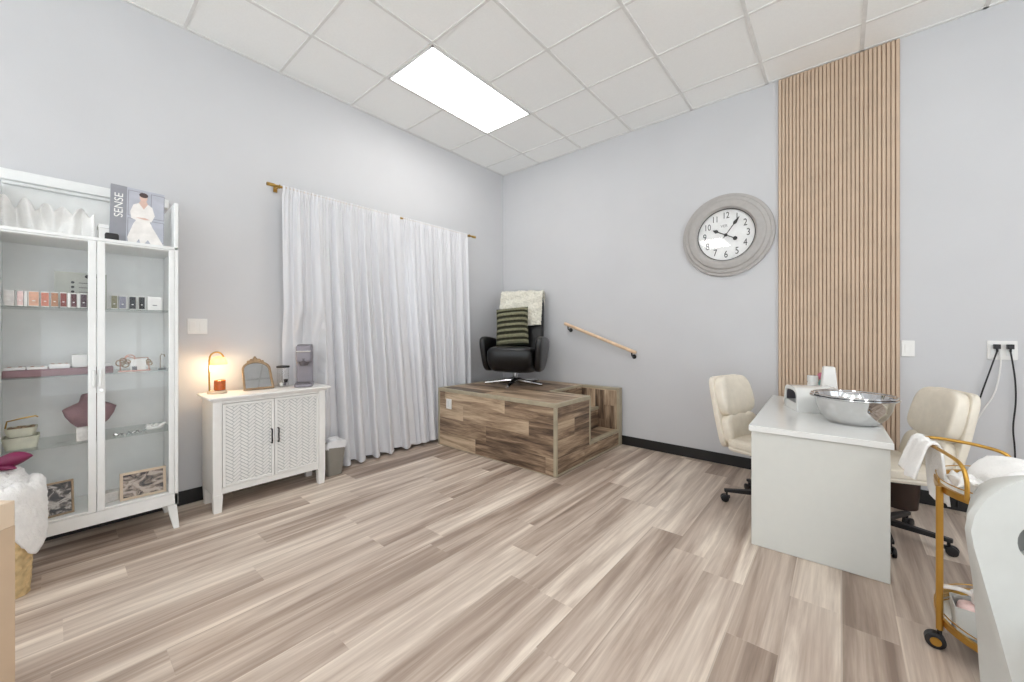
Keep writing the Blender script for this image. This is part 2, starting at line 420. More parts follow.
def hand(ang, L, tail, w, z, spade):
    T = RX @ Matrix.Rotation(ang, 4, 'Z'); h_ = MB()
    h_.prism([(-tail, -w / 2, z), (L * 0.55, -w / 2, z), (L * spade, -w * 2.2, z), (L, 0, z), (L * spade, w * 2.2, z), (L * 0.55, w / 2, z), (-tail, w / 2, z)], (0, 0, 0.002), T=T)
    return h_, T
hh, T = hand(R(90 + 62), 0.125, 0.085, 0.008, 0.030, 0.72)
hh.lathe([(0.018, 0.030), (0.018, 0.032)], 20, T=T @ Matrix.Translation((-0.085, 0, 0))); hh.lathe([(0.014, 0.026), (0.014, 0.036)], 20, T=RX)
build('hour_hand', hh, 'black', t)
mh, T = hand(R(90 - 36), 0.190, 0.03, 0.007, 0.034, 0.66)
build('minute_hand', mh, 'black', t)
build('glass', MB().add([(0.232 * math.cos(2 * PI * k / 72), 0.232 * math.sin(2 * PI * k / 72), 0.0425) for k in range(72)], [tuple(range(72))], 0, RX), 'clock_glass', t)

# ------------------------------------------------------------------ curtain rod and curtains
RXX = XL + 0.104
t = thing('curtain_rod', 'brass curtain rod with end caps above the white curtains', 'curtain rod', (RXX, 2.2, 2.388))
build('rod', MB().cyl((0, -1.06, 0), (0, 1.10, 0), 0.010, 14), 'brass', t)
for sgn, yy in ((-1, -1.06), (1, 1.10)):
    b_ = MB(); b_.tube([(0, yy, 0), (0, yy + sgn * 0.012, 0), (0, yy + sgn * 0.02, 0), (0, yy + sgn * 0.06, 0)], [0.011, 0.0145, 0.014, 0.014], 16)
    build('finial', b_, 'brass', t)
for yy in (-1.03, 0.03, 1.06):
    b_ = MB(); b_.cyl((0, yy, -0.002), (-0.085, yy, -0.002), 0.006, 10); b_.box(-0.096, -0.088, yy - 0.014, yy + 0.014, -0.024, 0.024)
    b_.tube([(0.0135 * math.cos(a), yy, 0.0135 * math.sin(a)) for a in [k * PI / 5 for k in range(10)]], 0.004, 6, closed=True)
    build('bracket', b_, 'brass', t)

def curtain(label, y0, y1, seed, yb0, yb1, fold):
    rnd = random.Random(seed)
    ph = [rnd.uniform(0, 6.28) for _ in range(6)]
    W = y1 - y0
    def fn(u, v):
        z = 2.402 - v * 2.382
        k = v
        yt = y0 + u * W; yb = yb0 + u * (yb1 - yb0); e = min(1, k * 1.0) ** 1.3
        y = yt * (1 - e) + yb * e
        w1 = u * fold * 2 * PI
        warp = 0.9 * math.sin(u * 9 + ph[0]) + 0.5 * math.sin(u * 23 + ph[1])
        big = math.sin(w1 * 0.5 + warp + ph[2] + 0.5 * k)
        small = math.sin(w1 + 1.6 * warp + ph[3]) * (0.9 - 0.35 * k)
        fine = math.sin(w1 * 2.6 + 2 * warp + ph[4]) * max(0, 1 - 2.2 * k)
        a = 0.018 + 0.054 * min(1, k * 1.6)
        big = math.copysign(abs(big) ** 0.7, big)
        x = RXX + 0.004 + a * (0.58 * big + 0.46 * small) + 0.008 * fine + 0.02 * k
        x = max(x, XL + 0.022 + 0.004 * math.sin(w1))
        if y < 1.70:     # pressed flat behind the sideboard and the bin
            zc = 1.40 if y < 1.50 else 0.42
            g_ = min(1, max(0, (zc - z) / 0.25)); f_ = 1 if y < 1.50 else max(0, (1.70 - y) / 0.20)
            lim = XL + 0.050 if y < 1.50 else XL + 0.085
            if x > lim: x += (lim - 0.002 + 0.004 * small - x) * g_ * (1 if y < 1.5 else min(1, f_ * 2))
        if k < 0.02: x = RXX + 0.014 + 0.006 * fine
        inn = u if y0 < 2 else 1 - u      # the panels lap where they meet
        sm = min(1, max(0, (inn - 0.88) / 0.08)); sm = sm * sm * (3 - 2 * sm)
        x += (RXX + (0.022 if y0 < 2 else -0.020) + 0.004 * small - x) * sm
        y += 0.016 * k * math.cos(w1 + warp)
        if v > 0.985: z += 0.012 * (1 + math.sin(w1 * 0.5 + warp))
        return (x, y, z)
    o = build('curtain', MB().grid(fn, 260, 60), 'curtain', ang=180)
    tag(o, label, 'curtain')
    return o
curtain('left white sheer curtain with its hem on the floor beside the grey bin', 1.190, 2.275, 3, 1.22, 2.46, 15)
curtain('right white sheer curtain hanging down behind the wooden platform', 2.225, 3.215, 11, 2.40, 3.235, 15)

# ------------------------------------------------------------------ wall plates, outlets, cords
def plate(name, label, loc, face, w, h, kind):
    """face '+x' on left wall, '-y' on back wall"""
    rz = R(90) if face == '+x' else 0.0
    t = thing(name, label, 'switch' if kind == 'rocker' else 'outlet', loc, rz)
    build('cover_plate', MB().box(-w / 2, w / 2, -0.006, 0, -h / 2, h / 2), 'white', t, bev=0.003)
    xs_ = (-w / 4, w / 4) if w > 0.09 else (0,)
    for xx in xs_:
        if kind == 'rocker':
            build('rocker', MB().box(xx - 0.017, xx + 0.017, -0.008, -0.005, -0.034, 0.034), 'white', t, bev=0.002)
        else:
            q = MB(); q.box(xx - 0.017, xx + 0.017, -0.009, -0.005, -0.034, 0.034)
            build('receptacle', q, 'white_gloss', t, bev=0.002)
    return t
plate('light_switch', 'white double switch plate on the left wall above the lamp', (XL, 0.668, 1.26), '+x', 0.116, 0.112, 'rocker')
plate('light_switch', 'white blank switch plate beside the right edge of the slat panel', (0.372, YB, 1.10), '-y', 0.07, 0.115, 'rocker')
plate('wall_outlet', 'white double outlet plate with black plugs on the back wall', (0.803, YB, 1.10), '-y', 0.128, 0.125, 'outlet')
def cord(label, px, pts, col, plug=True):
    t = thing('power_cord', label, 'cord', (px, YB - 0.012, 1.125))
    if plug:
        p = MB(); p.box(-0.014, 0.014, -0.030, 0.0005, -0.016, 0.014); p.cyl((0, -0.018, -0.014), (0, -0.018, -0.035), 0.006, 8)
        build('plug', p, col, t, bev=0.004)
    # smooth cable
    P = [Vector(q) for q in pts]; sm = []
    for i in range(len(P) - 1):
        p0, p1, p2, p3 = P[max(i - 1, 0)], P[i], P[i + 1], P[min(i + 2, len(P) - 1)]
        for k in range(8):
            u = k / 8
            sm.append(0.5 * ((2 * p1) + (p2 - p0) * u + (2 * p0 - 5 * p1 + 4 * p2 - p3) * u * u + (3 * p1 - p0 - 3 * p2 + p3) * u ** 3))
    sm.append(P[-1])
    build('cable', MB().tube(sm, 0.0042, 8), col, t)
M['cord_black'] = M['black_plastic']
cord('black power cord running diagonally from outlet behind the right chair', 0.777, [(0, -0.018, -0.03), (-0.03, -0.016, -0.16), (-0.075, -0.014, -0.36), (-0.105, -0.012, -0.52), (-0.135, -0.010, -0.70), (-0.16, -0.008, -0.86), (-0.17, -0.006, -1.10)], 'black_plastic')
cord('black power cord hanging straight down from the right outlet socket', 0.832, [(0, -0.018, -0.03), (0.018, -0.014, -0.20), (0.022, -0.012, -0.35), (0.012, -0.010, -0.52), (0.020, -0.008, -0.70), (0.02, -0.006, -1.10)], 'black_plastic')
cord('thin white cable beside the diagonal black cord on the back wall', 0.79, [(0, -0.006, -0.01), (0.004, -0.004, -0.12), (-0.02, -0.004, -0.30), (-0.08, -0.004, -0.45), (-0.115, -0.004, -0.56), (-0.14, -0.004, -0.62)], 'white', plug=False)

# ------------------------------------------------------------------ handrail
t = thing('handrail', 'short sloping wooden handrail on the back wall beside the platform', 'handrail', (-2.07, YB, 1.16))
A, B = Vector((-0.435, -0.070, 0.160)), Vector((0.440, -0.070, -0.158))
d = (B - A).normalized(); nrm = Vector((-d.z, 0, d.x)) if d.x > 0 else Vector((d.z, 0, -d.x))
def rail_ring(p): return [p + Vector((0, 0.018 * math.cos(a), 0)) + nrm * 0.018 * math.sin(a) for a in [2 * PI * k / 16 for k in range(16)]]
build('rail', MB().loft([rail_ring(A), rail_ring(B)]), 'rail_wood', t, bev=0.003)
for u in (0.06, 0.955):
    p = A.lerp(B, u) - nrm * 0.019; b_ = MB()
    b_.tube([p + Vector((0, 0, 0.002)), p + Vector((0, 0.004, -0.03)), p + Vector((0, 0.03, -0.042)), p + Vector((0, 0.066, -0.042))], 0.0075, 10)
    b_.lathe([(0.024, 0.0), (0.024, 0.006), (0.015, 0.010)], 20, T=Matrix.Translation((p.x, -0.0005, p.z - 0.042)) @ RX)
    build('bracket', b_, 'black', t)

# ------------------------------------------------------------------ pedicure platform with step well
PX0, PX1, PY0, PY1, PZ = -3.335, -1.812, 2.705, 3.975, 0.612
NX, NY0, NY1 = -2.26, 3.285, 3.905     # step well
t = thing('pedicure_platform', 'raised wood plank platform with cut-in steps in the back corner', 'platform')
e = 0.02
build('front_panel', MB().box(PX0, PX1, PY0, PY0 + 0.03, 0.004, PZ - 0.03), 'plank_front', t)
build('side_panel', MB().box(PX1 - 0.03, PX1, PY0 + 0.03, NY0, 0.004, PZ - 0.03), 'plank_side', t)
build('left_panel', MB().box(PX0, PX0 + 0.03, PY0 + 0.03, PY1, 0.004, PZ - 0.03), 'plank_side', t)
build('rear_panel', MB().box(PX0 + 0.03, PX1 - 0.002, NY1, PY1, 0.004, PZ - 0.03), 'plank_upright', t)
b_ = MB(); b_.box(PX0, NX, PY0, PY1, PZ - 0.03, PZ); b_.box(NX, PX1, PY0, NY0, PZ - 0.03, PZ); b_.box(NX, PX1, NY1, PY1, PZ - 0.03, PZ)
build('top', b_, 'plank_top', t)
build('well_side', MB().box(NX - 0.02, PX1 - 0.03, NY0 - 0.03, NY0 - 0.001, 0.004, PZ - 0.03), 'plank_upright', t)
build('upper_riser', MB().box(NX - 0.03, NX, NY0, NY1, 0.39, PZ - 0.03), 'plank_side', t)
build('upper_step', MB().box(NX, -2.05, NY0, NY1, 0.36, 0.39), 'plank_top', t)
build('middle_riser', MB().box(-2.075, -2.052, NY0, NY1, 0.17, 0.36), 'plank_side', t)
build('lower_step', MB().box(-2.052, PX1, NY0, NY1, 0.14, 0.17), 'plank_top', t)
build('lower_riser', MB().box(PX1 - 0.03, PX1 - 0.001, NY0, NY1, 0.004, 0.14), 'plank_side', t)
tr = MB(); q = 0.030; k = 0.006
tr.box(PX0 - k, PX1 + k, PY0 - k, PY0 + q, PZ - q, PZ + 0.004)
tr.box(PX1 - q, PX1 + k, PY0 + q, NY0, PZ - q, PZ + 0.004)
tr.box(PX0 - k, PX0 + q, PY0 + q, PY1, PZ - q, PZ + 0.004)
tr.box(PX1 - 0.022, PX1 + k, PY0 - k, PY0 + 0.022, 0.004, PZ - q)
tr.box(PX0 - k, PX0 + 0.018, PY0 - k, PY0 + 0.022, 0.004, PZ - q)
tr.box(PX1 - 0.02, PX1 + k, NY0 - 0.018, NY0 + 0.004, 0.150, PZ - q)
tr.box(PX1 - 0.022, PX1 + k, NY1 - 0.004, PY1, 0.004, PZ - 0.020)
tr.box(NX, PX1 + k, NY1 - 0.004, PY1, PZ - 0.020, PZ + 0.004)
tr.box(NX - 0.004, PX1 - q, NY0 - 0.026, NY0 + 0.004, PZ - 0.022, PZ + 0.0035)
tr.box(NX - 0.026, NX + 0.004, NY0 + 0.004, NY1 - 0.004, PZ - 0.022, PZ + 0.0035)
tr.box(PX1 - 0.045, PX1 + k, NY0 + 0.004, NY1 - 0.004, 0.150, 0.176)
tr.box(-2.075, -2.045, NY0 + 0.002, NY1 - 0.004, 0.366, 0.394)
tr.box(PX1 - 0.02, PX1 + 0.005, PY0 + 0.022, NY1 - 0.004, 0.004, 0.020)
build('edge_trim', tr, 'edge_trim', t, bev=0.003)
build('baseboard', MB().box(PX0 + 0.03, PX1 - 0.1, PY0 - 0.004, PY0 + 0.002, 0.003, 0.008), 'edge_trim', t)
t2 = build('outlet_cover', MB().box(-3.205, -3.125, PY0 - 0.008, PY0, 0.405, 0.510), 'white', t, bev=0.003)
build('receptacle', MB().box(-3.182, -3.148, PY0 - 0.011, PY0 - 0.006, 0.425, 0.490), 'white_gloss', t2, bev=0.002)

# ------------------------------------------------------------------ black pedicure chair
CH = Vector((-2.885, 3.470, PZ + 0.004)); FACE = math.atan2(-0.905, 0.426)
t = thing('pedicure_chair', 'black leather swivel recliner chair standing on the wooden platform', 'chair', CH, FACE - PI / 2)
# local: faces +y, x to the sitter's left is -x seen from front
seat = MB()
seat.sup((0, 0.07, 0.285), (0.262, 0.290, 0.150), 0.40, 0.32, 40, 22, fn=lambda p: (p.x * (1 - 0.10 * max(0, -p.z / 0.15)), p.y * (1 - (0.28 * max(0, -p.z / 0.15))), p.z + 0.02 * (p.y / 0.28)))
build('seat', seat, 'black_leather', t)
back = MB()
def bk(p):
    z = p.z; return (p.x * (1 - 0.04 * (z / 0.4)), p.y - 0.22 * ((z + 0.40) / 0.8) - 0.02 * math.cos(z * 4), z)
back.sup((0, -0.16, 0.675), (0.280, 0.065, 0.395), 0.3, 0.4, 36, 26, fn=bk)
build('backrest', back, 'black_leather', t)
for sx in (-1, 1):
    a = MB()
    def arm(p, sx=sx):
        zz = (p.z + 0.18) / 0.36
        return (p.x + sx * 0.035 * zz, p.y * (0.66 + 0.40 * zz) - 0.03 * zz, p.z + 0.02 * (p.y / 0.3) * zz)
    a.sup((sx * 0.292, 0.03, 0.350), (0.044, 0.29, 0.195), 0.5, 0.45, 30, 20, fn=arm)
    build('armrest', a, 'black_leather', t)
b_ = MB(); b_.lathe([(0.05, 0.035), (0.032, 0.06), (0.030, 0.16)], 24)
for i in range(5):
    a = i * 2 * PI / 5 + PI / 2
    c_, s_ = math.cos(a), math.sin(a)
    b_.tube([(0.02 * c_, 0.02 * s_, 0.05), (0.2 * c_, 0.2 * s_, 0.032), (0.355 * c_, 0.355 * s_, 0.016)], [0.030, 0.022, 0.016], 10)
build('star_base', b_, 'chrome', t)

# pillow and throw on that chair
CM = Matrix.Translation(CH) @ Matrix.Rotation(FACE - PI / 2, 4, 'Z')
def rib_pillow():
    mb = MB(); nu, nv = 30, 64
    def f(u, v, side):
        x = (u - 0.5) * 2; z = (v - 0.5) * 2
        bulge = max(0, (1 - abs(x) ** 3.2)) ** 0.6 * max(0, (1 - abs(z) ** 3.2)) ** 0.6
        rib = abs(math.sin((z * 0.5 + 0.5) * PI * 7))
        return (x * 0.195 * (1 - 0.04 * (1 - abs(z))), side * (0.065 * bulge + 0.022 * rib * min(1, bulge * 2)), z * 0.232)
    for side in (-1, 1):
        vs = [f(i / nu, j / nv, side) for j in range(nv + 1) for i in range(nu + 1)]
        for j in range(nv):
            for i in range(nu):
                q_ = [vs[j * (nu + 1) + i], vs[j * (nu + 1) + i + 1], vs[(j + 1) * (nu + 1) + i + 1], vs[(j + 1) * (nu + 1) + i]]
                rb = abs(math.sin(((j + 0.5) / nv) * PI * 7))
                mb.add(q_, [(0, 1, 2, 3)], 0 if rb < 0.70 else 1)
    return mb
o = build('throw_pillow', rib_pillow(), ['green_dark', 'green_light'], ang=180)
o.matrix_world = CM @ Matrix.Translation((0.050, -0.032, 0.668)) @ Matrix.Rotation(R(18), 4, 'X') @ Matrix.Rotation(R(5), 4, 'Y')
tag(o, 'olive green striped plush pillow leaning on the black recliner', 'pillow')
def throw_fn(u, v):
    x = 0.0 + (u - 0.5) * 0.53
    L = v * 1.0      # 0 front hem -> 1 rear hem
    rip = 0.006 * math.sin(x * 40) + 0.006 * math.sin(L * 37 + x * 13)
    rg = random.uniform(-0.006, 0.006)
    zt = 1.085
    if L < 0.52:
        s_ = L / 0.52; z = 0.69 + 0.385 * s_ - 0.03 * u * (1 - s_)
        yb = -0.16 - 0.22 * ((z - 0.70 + 0.40) / 0.8) + 0.083
        return (x + rg, yb + rip + 0.004 + rg, z)
    if L < 0.64:
        a = (L - 0.52) / 0.12 * PI
        return (x + rg, -0.372 + 0.085 * math.cos(a) , 1.075 + 0.035 * math.sin(a) + rip * 0.5 + rg)
    s_ = (L - 0.64) / 0.36; z = 1.075 - 0.22 * s_
    return (x + rg, -0.457 + 0.055 * s_ + rip + rg, z)
o = build('throw_blanket', MB().grid(throw_fn, 56, 90), 'fleece', ang=180, solid=0.014)
o.matrix_world = CM
tag(o, 'cream fleece throw draped over the top of the black recliner', 'blanket')

# ------------------------------------------------------------------ white sideboard with herringbone doors
SFX, SBX, SY0, SY1 = -3.185, -3.478, 0.682, 1.420
STOP = 0.782
t = thing('sideboard', 'white two door sideboard with herringbone pattern doors against the left wall', 'cabinet', (0, 0, 0))
c_ = MB(); zb = 0.120
c_.box(SBX, SFX, SY0, SY0 + 0.05, zb, STOP - 0.03); c_.box(SBX, SFX, SY1 - 0.05, SY1, zb, STOP - 0.03)
c_.box(SBX, SFX - 0.01, SY0 + 0.05, SY1 - 0.05, zb, zb + 0.045); c_.box(SBX, SBX + 0.01, SY0 + 0.05, SY1 - 0.05, zb, STOP - 0.03)
c_.box(SBX, SFX - 0.003, SY0 + 0.05, SY1 - 0.05, STOP - 0.05, STOP - 0.03)
c_.box(SBX + 0.01, SFX - 0.03, SY0 + 0.05, SY1 - 0.05, zb + 0.04, zb + 0.05)
build('body', c_, 'white', t, bev=0.003)
tp = MB(); tp.box(SBX - 0.01, SFX + 0.030, SY0 - 0.030, SY1 + 0.034, STOP - 0.016, STOP); tp.box(SBX, SFX + 0.010, SY0 - 0.012, SY1 + 0.012, STOP - 0.030, STOP - 0.015)
build('top', tp, 'white', t, bev=0.006, seg=3)
for (lx, ly) in ((SFX - 0.024, SY0 + 0.028), (SFX - 0.024, SY1 - 0.028), (SBX + 0.03, SY0 + 0.028), (SBX + 0.03, SY1 - 0.028)):
    l_ = MB(); a, b = 0.027, 0.022
    l_.loft([[(lx - b, ly - b, 0), (lx + b, ly - b, 0), (lx + b, ly + b, 0), (lx - b, ly + b, 0)], [(lx - a, ly - a, zb + 0.002), (lx + a, ly - a, zb + 0.002), (lx + a, ly + a, zb + 0.002), (lx - a, ly + a, zb + 0.002)]])
    build('leg', l_, 'white', t, bev=0.002)
ym = (SY0 + SY1) / 2
def herring(y0, y1, z0, z1, x):
    """raised herringbone battens clipped to a rectangle"""
    mb = MB(); bm = bmesh.new(); L, w = 0.060, 0.0195; gap = 0.0042
    def quad(cy, cz, ang):
        c, s_ = math.cos(ang), math.sin(ang); out = []
        for a, b in ((-L / 2 + gap / 2, -w / 2 + gap / 2), (L / 2 - gap / 2, -w / 2 + gap / 2), (L / 2 - gap / 2, w / 2 - gap / 2), (-L / 2 + gap / 2, w / 2 - gap / 2)):
            out.append((cy + a * c - b * s_, cz + a * s_ + b * c))
        return out
    def clip(poly):
        for ax, lim, sg in ((0, y0, 1), (0, y1, -1), (1, z0, 1), (1, z1, -1)):
            res = []
            for i in range(len(poly)):
                p, q_ = poly[i], poly[(i + 1) % len(poly)]
                dp, dq = (p[ax] - lim) * sg, (q_[ax] - lim) * sg
                if dp >= 0: res.append(p)
                if dp * dq < 0:
                    u = dp / (dp - dq); res.append((p[0] + (q_[0] - p[0]) * u, p[1] + (q_[1] - p[1]) * u))
            poly = res
            if len(poly) < 3: return None
        return poly
    n4 = 3; L = w * n4
    for k in range(-70, 71):
        for m in range(-14, 15):
            ox, oy = k * w + m * L, k * w - m * L
            for rect in ((ox, ox + L, oy, oy + w), (ox - w, ox, oy, oy + L)):
                q = [(rect[0] + gap / 2, rect[2] + gap / 2), (rect[1] - gap / 2, rect[2] + gap / 2), (rect[1] - gap / 2, rect[3] - gap / 2), (rect[0] + gap / 2, rect[3] - gap / 2)]
                q = [((y0 + y1) / 2 + (px_ - py_) * 0.7071 * 1.08, (z0 + z1) / 2 + (px_ + py_) * 0.7071 * 0.90) for px_, py_ in q]
                pc = clip(q)
                if pc: mb.prism([(x, p[0], p[1]) for p in pc], (0.0045, 0, 0))
    bm.free()
    return mb
M['groove_grey'] = mat('groove_grey', (176, 178, 178), 0.7)
for sgn, (y0, y1) in ((-1, (SY0 + 0.053, ym - 0.002)), (1, (ym + 0.002, SY1 - 0.053))):
    z0, z1 = zb + 0.048, STOP - 0.053; fw = 0.018
    d_ = MB()
    for a in ((y0, y0 + fw, z0, z1), (y1 - fw, y1, z0, z1), (y0 + fw, y1 - fw, z0, z0 + fw), (y0 + fw, y1 - fw, z1 - fw, z1)): d_.box(SFX - 0.02, SFX + 0.001, a[0], a[1], a[2], a[3])
    dd = build('door', d_, 'white', t, bev=0.002)
    build('door_panel', MB().box(SFX - 0.018, SFX - 0.008, y0 + fw, y1 - fw, z0 + fw, z1 - fw), 'groove_grey', dd)
    build('herringbone_overlay', herring(y0 + fw + 0.002, y1 - fw - 0.002, z0 + fw + 0.002, z1 - fw - 0.002, SFX - 0.0085), 'white', dd)
    yy = ym + sgn * 0.022; hz = 0.46
    h_ = MB(); h_.tube([(SFX, yy, hz - 0.05), (SFX + 0.018, yy, hz - 0.05), (SFX + 0.022, yy, hz - 0.035), (SFX + 0.018, yy, hz), (SFX + 0.022, yy, hz + 0.035), (SFX + 0.018, yy, hz + 0.05), (SFX, yy, hz + 0.05)], 0.0048, 8)
    build('handle', h_, 'black', dd)

# ------------------------------------------------------------------ things on the sideboard
tz = STOP + 0.0005
# candle warmer lamp
t = thing('candle_warmer_lamp', 'lit brass candle warmer lamp on the left end of the sideboard', 'lamp', (-3.40, 0.752, tz))
build('base', MB().lathe([(0.056, 0), (0.058, 0.004), (0.058, 0.016), (0.054, 0.020)], 32), 'maple', t, bev=0.002)
st = [(0, -0.044, 0.018), (0, -0.046, 0.15), (0, -0.045, 0.235)]
for k in range(1, 9):
    a = PI - k * PI * 0.92 / 8; st.append((0, 0.0 + 0.042 * math.cos(a) - 0.003, 0.245 + 0.048 * math.sin(a)))
build('stem', MB().tube(st, 0.0055, 10), 'brass', t)
sh = MB(); pr = [(0.014, 0.262), (0.036, 0.250), (0.048, 0.228), (0.050, 0.205)]
n = 32
sh.loft([[(r_ * math.cos(2 * PI * k / n), 0.01 + r_ * math.sin(2 * PI * k / n), z) for k in range(n)] for r_, z in pr], True, False)
def shade_glass():
    k = NT('opal_shade'); b = k.b
    b.inputs['Base Color'].default_value = rgb(255, 240, 210); b.inputs['Roughness'].default_value = 0.4
    b.inputs['Emission Color'].default_value = rgb(255, 222, 165); b.inputs['Emission Strength'].default_value = 0.22
    tl = k.node('ShaderNodeBsdfTranslucent'); tl.inputs[0].default_value = rgb(255, 235, 200)
    mx = k.node('ShaderNodeMixShader'); mx.inputs[0].default_value = 0.5
    k.link(b.outputs[0], mx.inputs[1]); k.link(tl.outputs[0], mx.inputs[2]); k.link(mx.outputs[0], k.out.inputs[0])
    return k.m
M['opal'] = shade_glass()
build('shade', sh, 'opal', t, solid=0.002)
build('bulb', MB().sup((0, 0.01, 0.226), (0.016, 0.016, 0.018), 1, 1, 16, 10), 'lamp_glow', t)
# candle jar standing on the lamp base
t = thing('candle_jar', 'small amber candle jar standing under the lamp shade', 'candle', (-3.392, 0.766, tz + 0.021))
build('jar', MB().lathe([(0.030, 0), (0.034, 0.004), (0.034, 0.070), (0.031, 0.072), (0.030, 0.060), (0.001, 0.060)], 28), 'candle_amber', t)
build('wax', MB().lathe([(0.029, 0.058), (0.029, 0.063)], 24), 'white', t)
# arched mirror
t = thing('vanity_mirror', 'small arched gold framed mirror leaning back on the sideboard', 'mirror', (-3.350, 1.000, tz + 0.002), R(88))
TM = Matrix.Rotation(R(-27), 4, 'X')     # faces -y, leans back (+y) at top
def arch(w, h, s_, n=20):
    pts = [(-w, 0), (w, 0)]
    w2 = w * 0.96
    pts += [(w2, h * 0.62)]
    for k in range(1, n):
        a = k * PI / n; pts.append((w2 * math.cos(a), h * 0.66 + (h * 0.34) * math.sin(a) ** 0.8))
    pts += [(-w2, h * 0.62)]
    return [(x_, z_ + s_) for x_, z_ in pts]
outer = arch(0.100, 0.232, 0.0); inner = [(x_ * 0.86, 0.014 + z_ * 0.88) for x_, z_ in outer]
mf = MB(); rg = []
for (dy, pts) in ((0, outer), (-0.014, outer), (-0.014, inner), (0.0, inner)): rg.append([(x_, dy, z_) for x_, z_ in pts])
mf.loft(rg, True, False, T=TM, wrap=True)
build('frame', mf, 'antique', t, bev=0.002)
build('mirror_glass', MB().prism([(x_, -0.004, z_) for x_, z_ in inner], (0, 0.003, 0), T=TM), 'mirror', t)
cr = MB()
for (xx, zz, r_) in ((0, 0.245, 0.018), (-0.024, 0.236, 0.015), (0.024, 0.236, 0.015), (-0.046, 0.226, 0.012), (0.046, 0.226, 0.012), (0, 0.263, 0.009)):
    cr.sup((xx, -0.008, zz), (r_, 0.008, r_), 1, 1, 12, 8, T=TM)
build('crest', cr, 'antique', t)
sd = MB(); sd.tube([TM @ Vector((0, 0.002, 0.15)), Vector((0, 0.125, 0.004))], 0.005, 8)
build('easel_leg', sd, 'antique', t)
# glass jar with black lid holding pods
t = thing('glass_jar', 'clear glass jar with thin black lid between mirror and coffee maker', 'jar', (-3.41, 1.185, tz))
build('glass', MB().lathe([(0.038, 0.0), (0.042, 0.004), (0.042, 0.150), (0.039, 0.152), (0.039, 0.006), (0.001, 0.005)], 32), 'glass', t)
build('lid', MB().lathe([(0.046, 0.152), (0.047, 0.156), (0.046, 0.165), (0.020, 0.168)], 32), 'black', t)
pod = None
for i, (xx, yy, zz, c) in enumerate(((0.008, -0.014, 0.006, 'white'), (-0.012, 0.014, 0.006, 'coffee_grey'), (0.012, 0.016, 0.032, 'black_plastic'))):
    o = build('coffee_pod', MB().lathe([(0.012, 0), (0.015, 0.024), (0.017, 0.025)], 16), c)
    o.location = (-3.41 + xx, 1.185 + yy, tz + zz + 0.001)
    tag(o, ['white coffee pod at the bottom of the glass jar', 'grey coffee pod at the bottom of the glass jar', 'black coffee pod on top inside the glass jar'][i], 'coffee pod')
# coffee maker
t = thing('coffee_maker', 'slim grey single cup coffee maker at the right end of the sideboard', 'coffee maker', (-3.335, 1.318, tz), R(64))
cm = MB()
cm.sup((0, 0.055, 0.165), (0.060, 0.055, 0.165), 0.18, 0.3, 32, 16)
build('tower', cm, 'coffee_grey', t)
build('base', MB().sup((0, -0.005, 0.014), (0.066, 0.120, 0.014), 0.3, 0.3, 32, 10), 'coffee_grey', t)
hd = MB(); hd.sup((0, -0.010, 0.262), (0.058, 0.075, 0.066), 0.22, 0.32, 32, 14)
build('brew_head', hd, 'coffee_grey', t)
hb = MB(); hb.lathe([(0.030, 0.168), (0.044, 0.205), (0.046, 0.225)], 28, c=(0, -0.040, 0)); build('pod_holder', hb, 'coffee_dark', t)
hl = MB(); hl.tube([(-0.052, -0.02, 0.285), (-0.046, -0.088, 0.282), (0.046, -0.088, 0.282), (0.052, -0.02, 0.285)], 0.007, 8); build('handle', hl, 'chrome', t)
build('drip_tray', MB().box(-0.048, 0.048, -0.115, -0.01, 0.0275, 0.032), 'coffee_dark', t, bev=0.002)
build('water_tank_lid', MB().sup((0, 0.055, 0.329), (0.056, 0.050, 0.006), 0.4, 0.3, 24, 8), 'coffee_dark', t)

# bins
t = thing('waste_bin', 'grey rectangular waste bin with white liner beside the sideboard', 'bin', (-3.345, 1.548, 0))
def rrect(a, b, z, r=0.02, n=5, c=(0, 0)):
    out = []
    for (sx, sy, a0) in ((1, 1, 0), (-1, 1, PI / 2), (-1, -1, PI), (1, -1, 3 * PI / 2)):
        for k in range(n + 1):
            th = a0 + k * PI / 2 / n
            out.append((c[0] + sx * (a - r) + r * math.cos(th), c[1] + sy * (b - r) + r * math.sin(th), z))
    return out
build('body', MB().loft([rrect(0.066, 0.062, 0.002), rrect(0.088, 0.082, 0.275), rrect(0.084, 0.078, 0.275), rrect(0.063, 0.059, 0.010)]), 'bin_grey', t)
bg = MB(); rr_ = []
for (s_, z) in ((0.100, 0.20), (0.105, 0.276), (0.113, 0.288), (0.116, 0.262), (0.1145, 0.240)):
    rg_ = rrect(s_ - 0.022, s_ - 0.028, z, 0.02, 8)
    rr_.append([(x_ + random.uniform(-.0025, .0025), y_ + random.uniform(-.0025, .0025), z_ + (random.uniform(-.012, .012) if z < 0.27 or z > 0.28 else 0)) for x_, y_, z_ in rg_])
bg.loft(rr_, True, False)
bg.sup((0.0, 0.01, 0.282), (0.066, 0.060, 0.030), 0.9, 0.9, 20, 10, fn=lambda p: (p.x + random.uniform(-.006, .006), p.y + random.uniform(-.006, .006), p.z + random.uniform(-.006, .006)))
build('liner', bg, 'bag', t)
t = thing('waste_bin', 'dark brown round waste bin on the floor against the back wall under the slats', 'bin', (0.318, 3.835, 0))
build('body', MB().lathe([(0.085, 0.0), (0.09, 0.004), (0.112, 0.33), (0.116, 0.335), (0.110, 0.335), (0.088, 0.012), (0.001, 0.010)], 36), 'brown_bin', t)

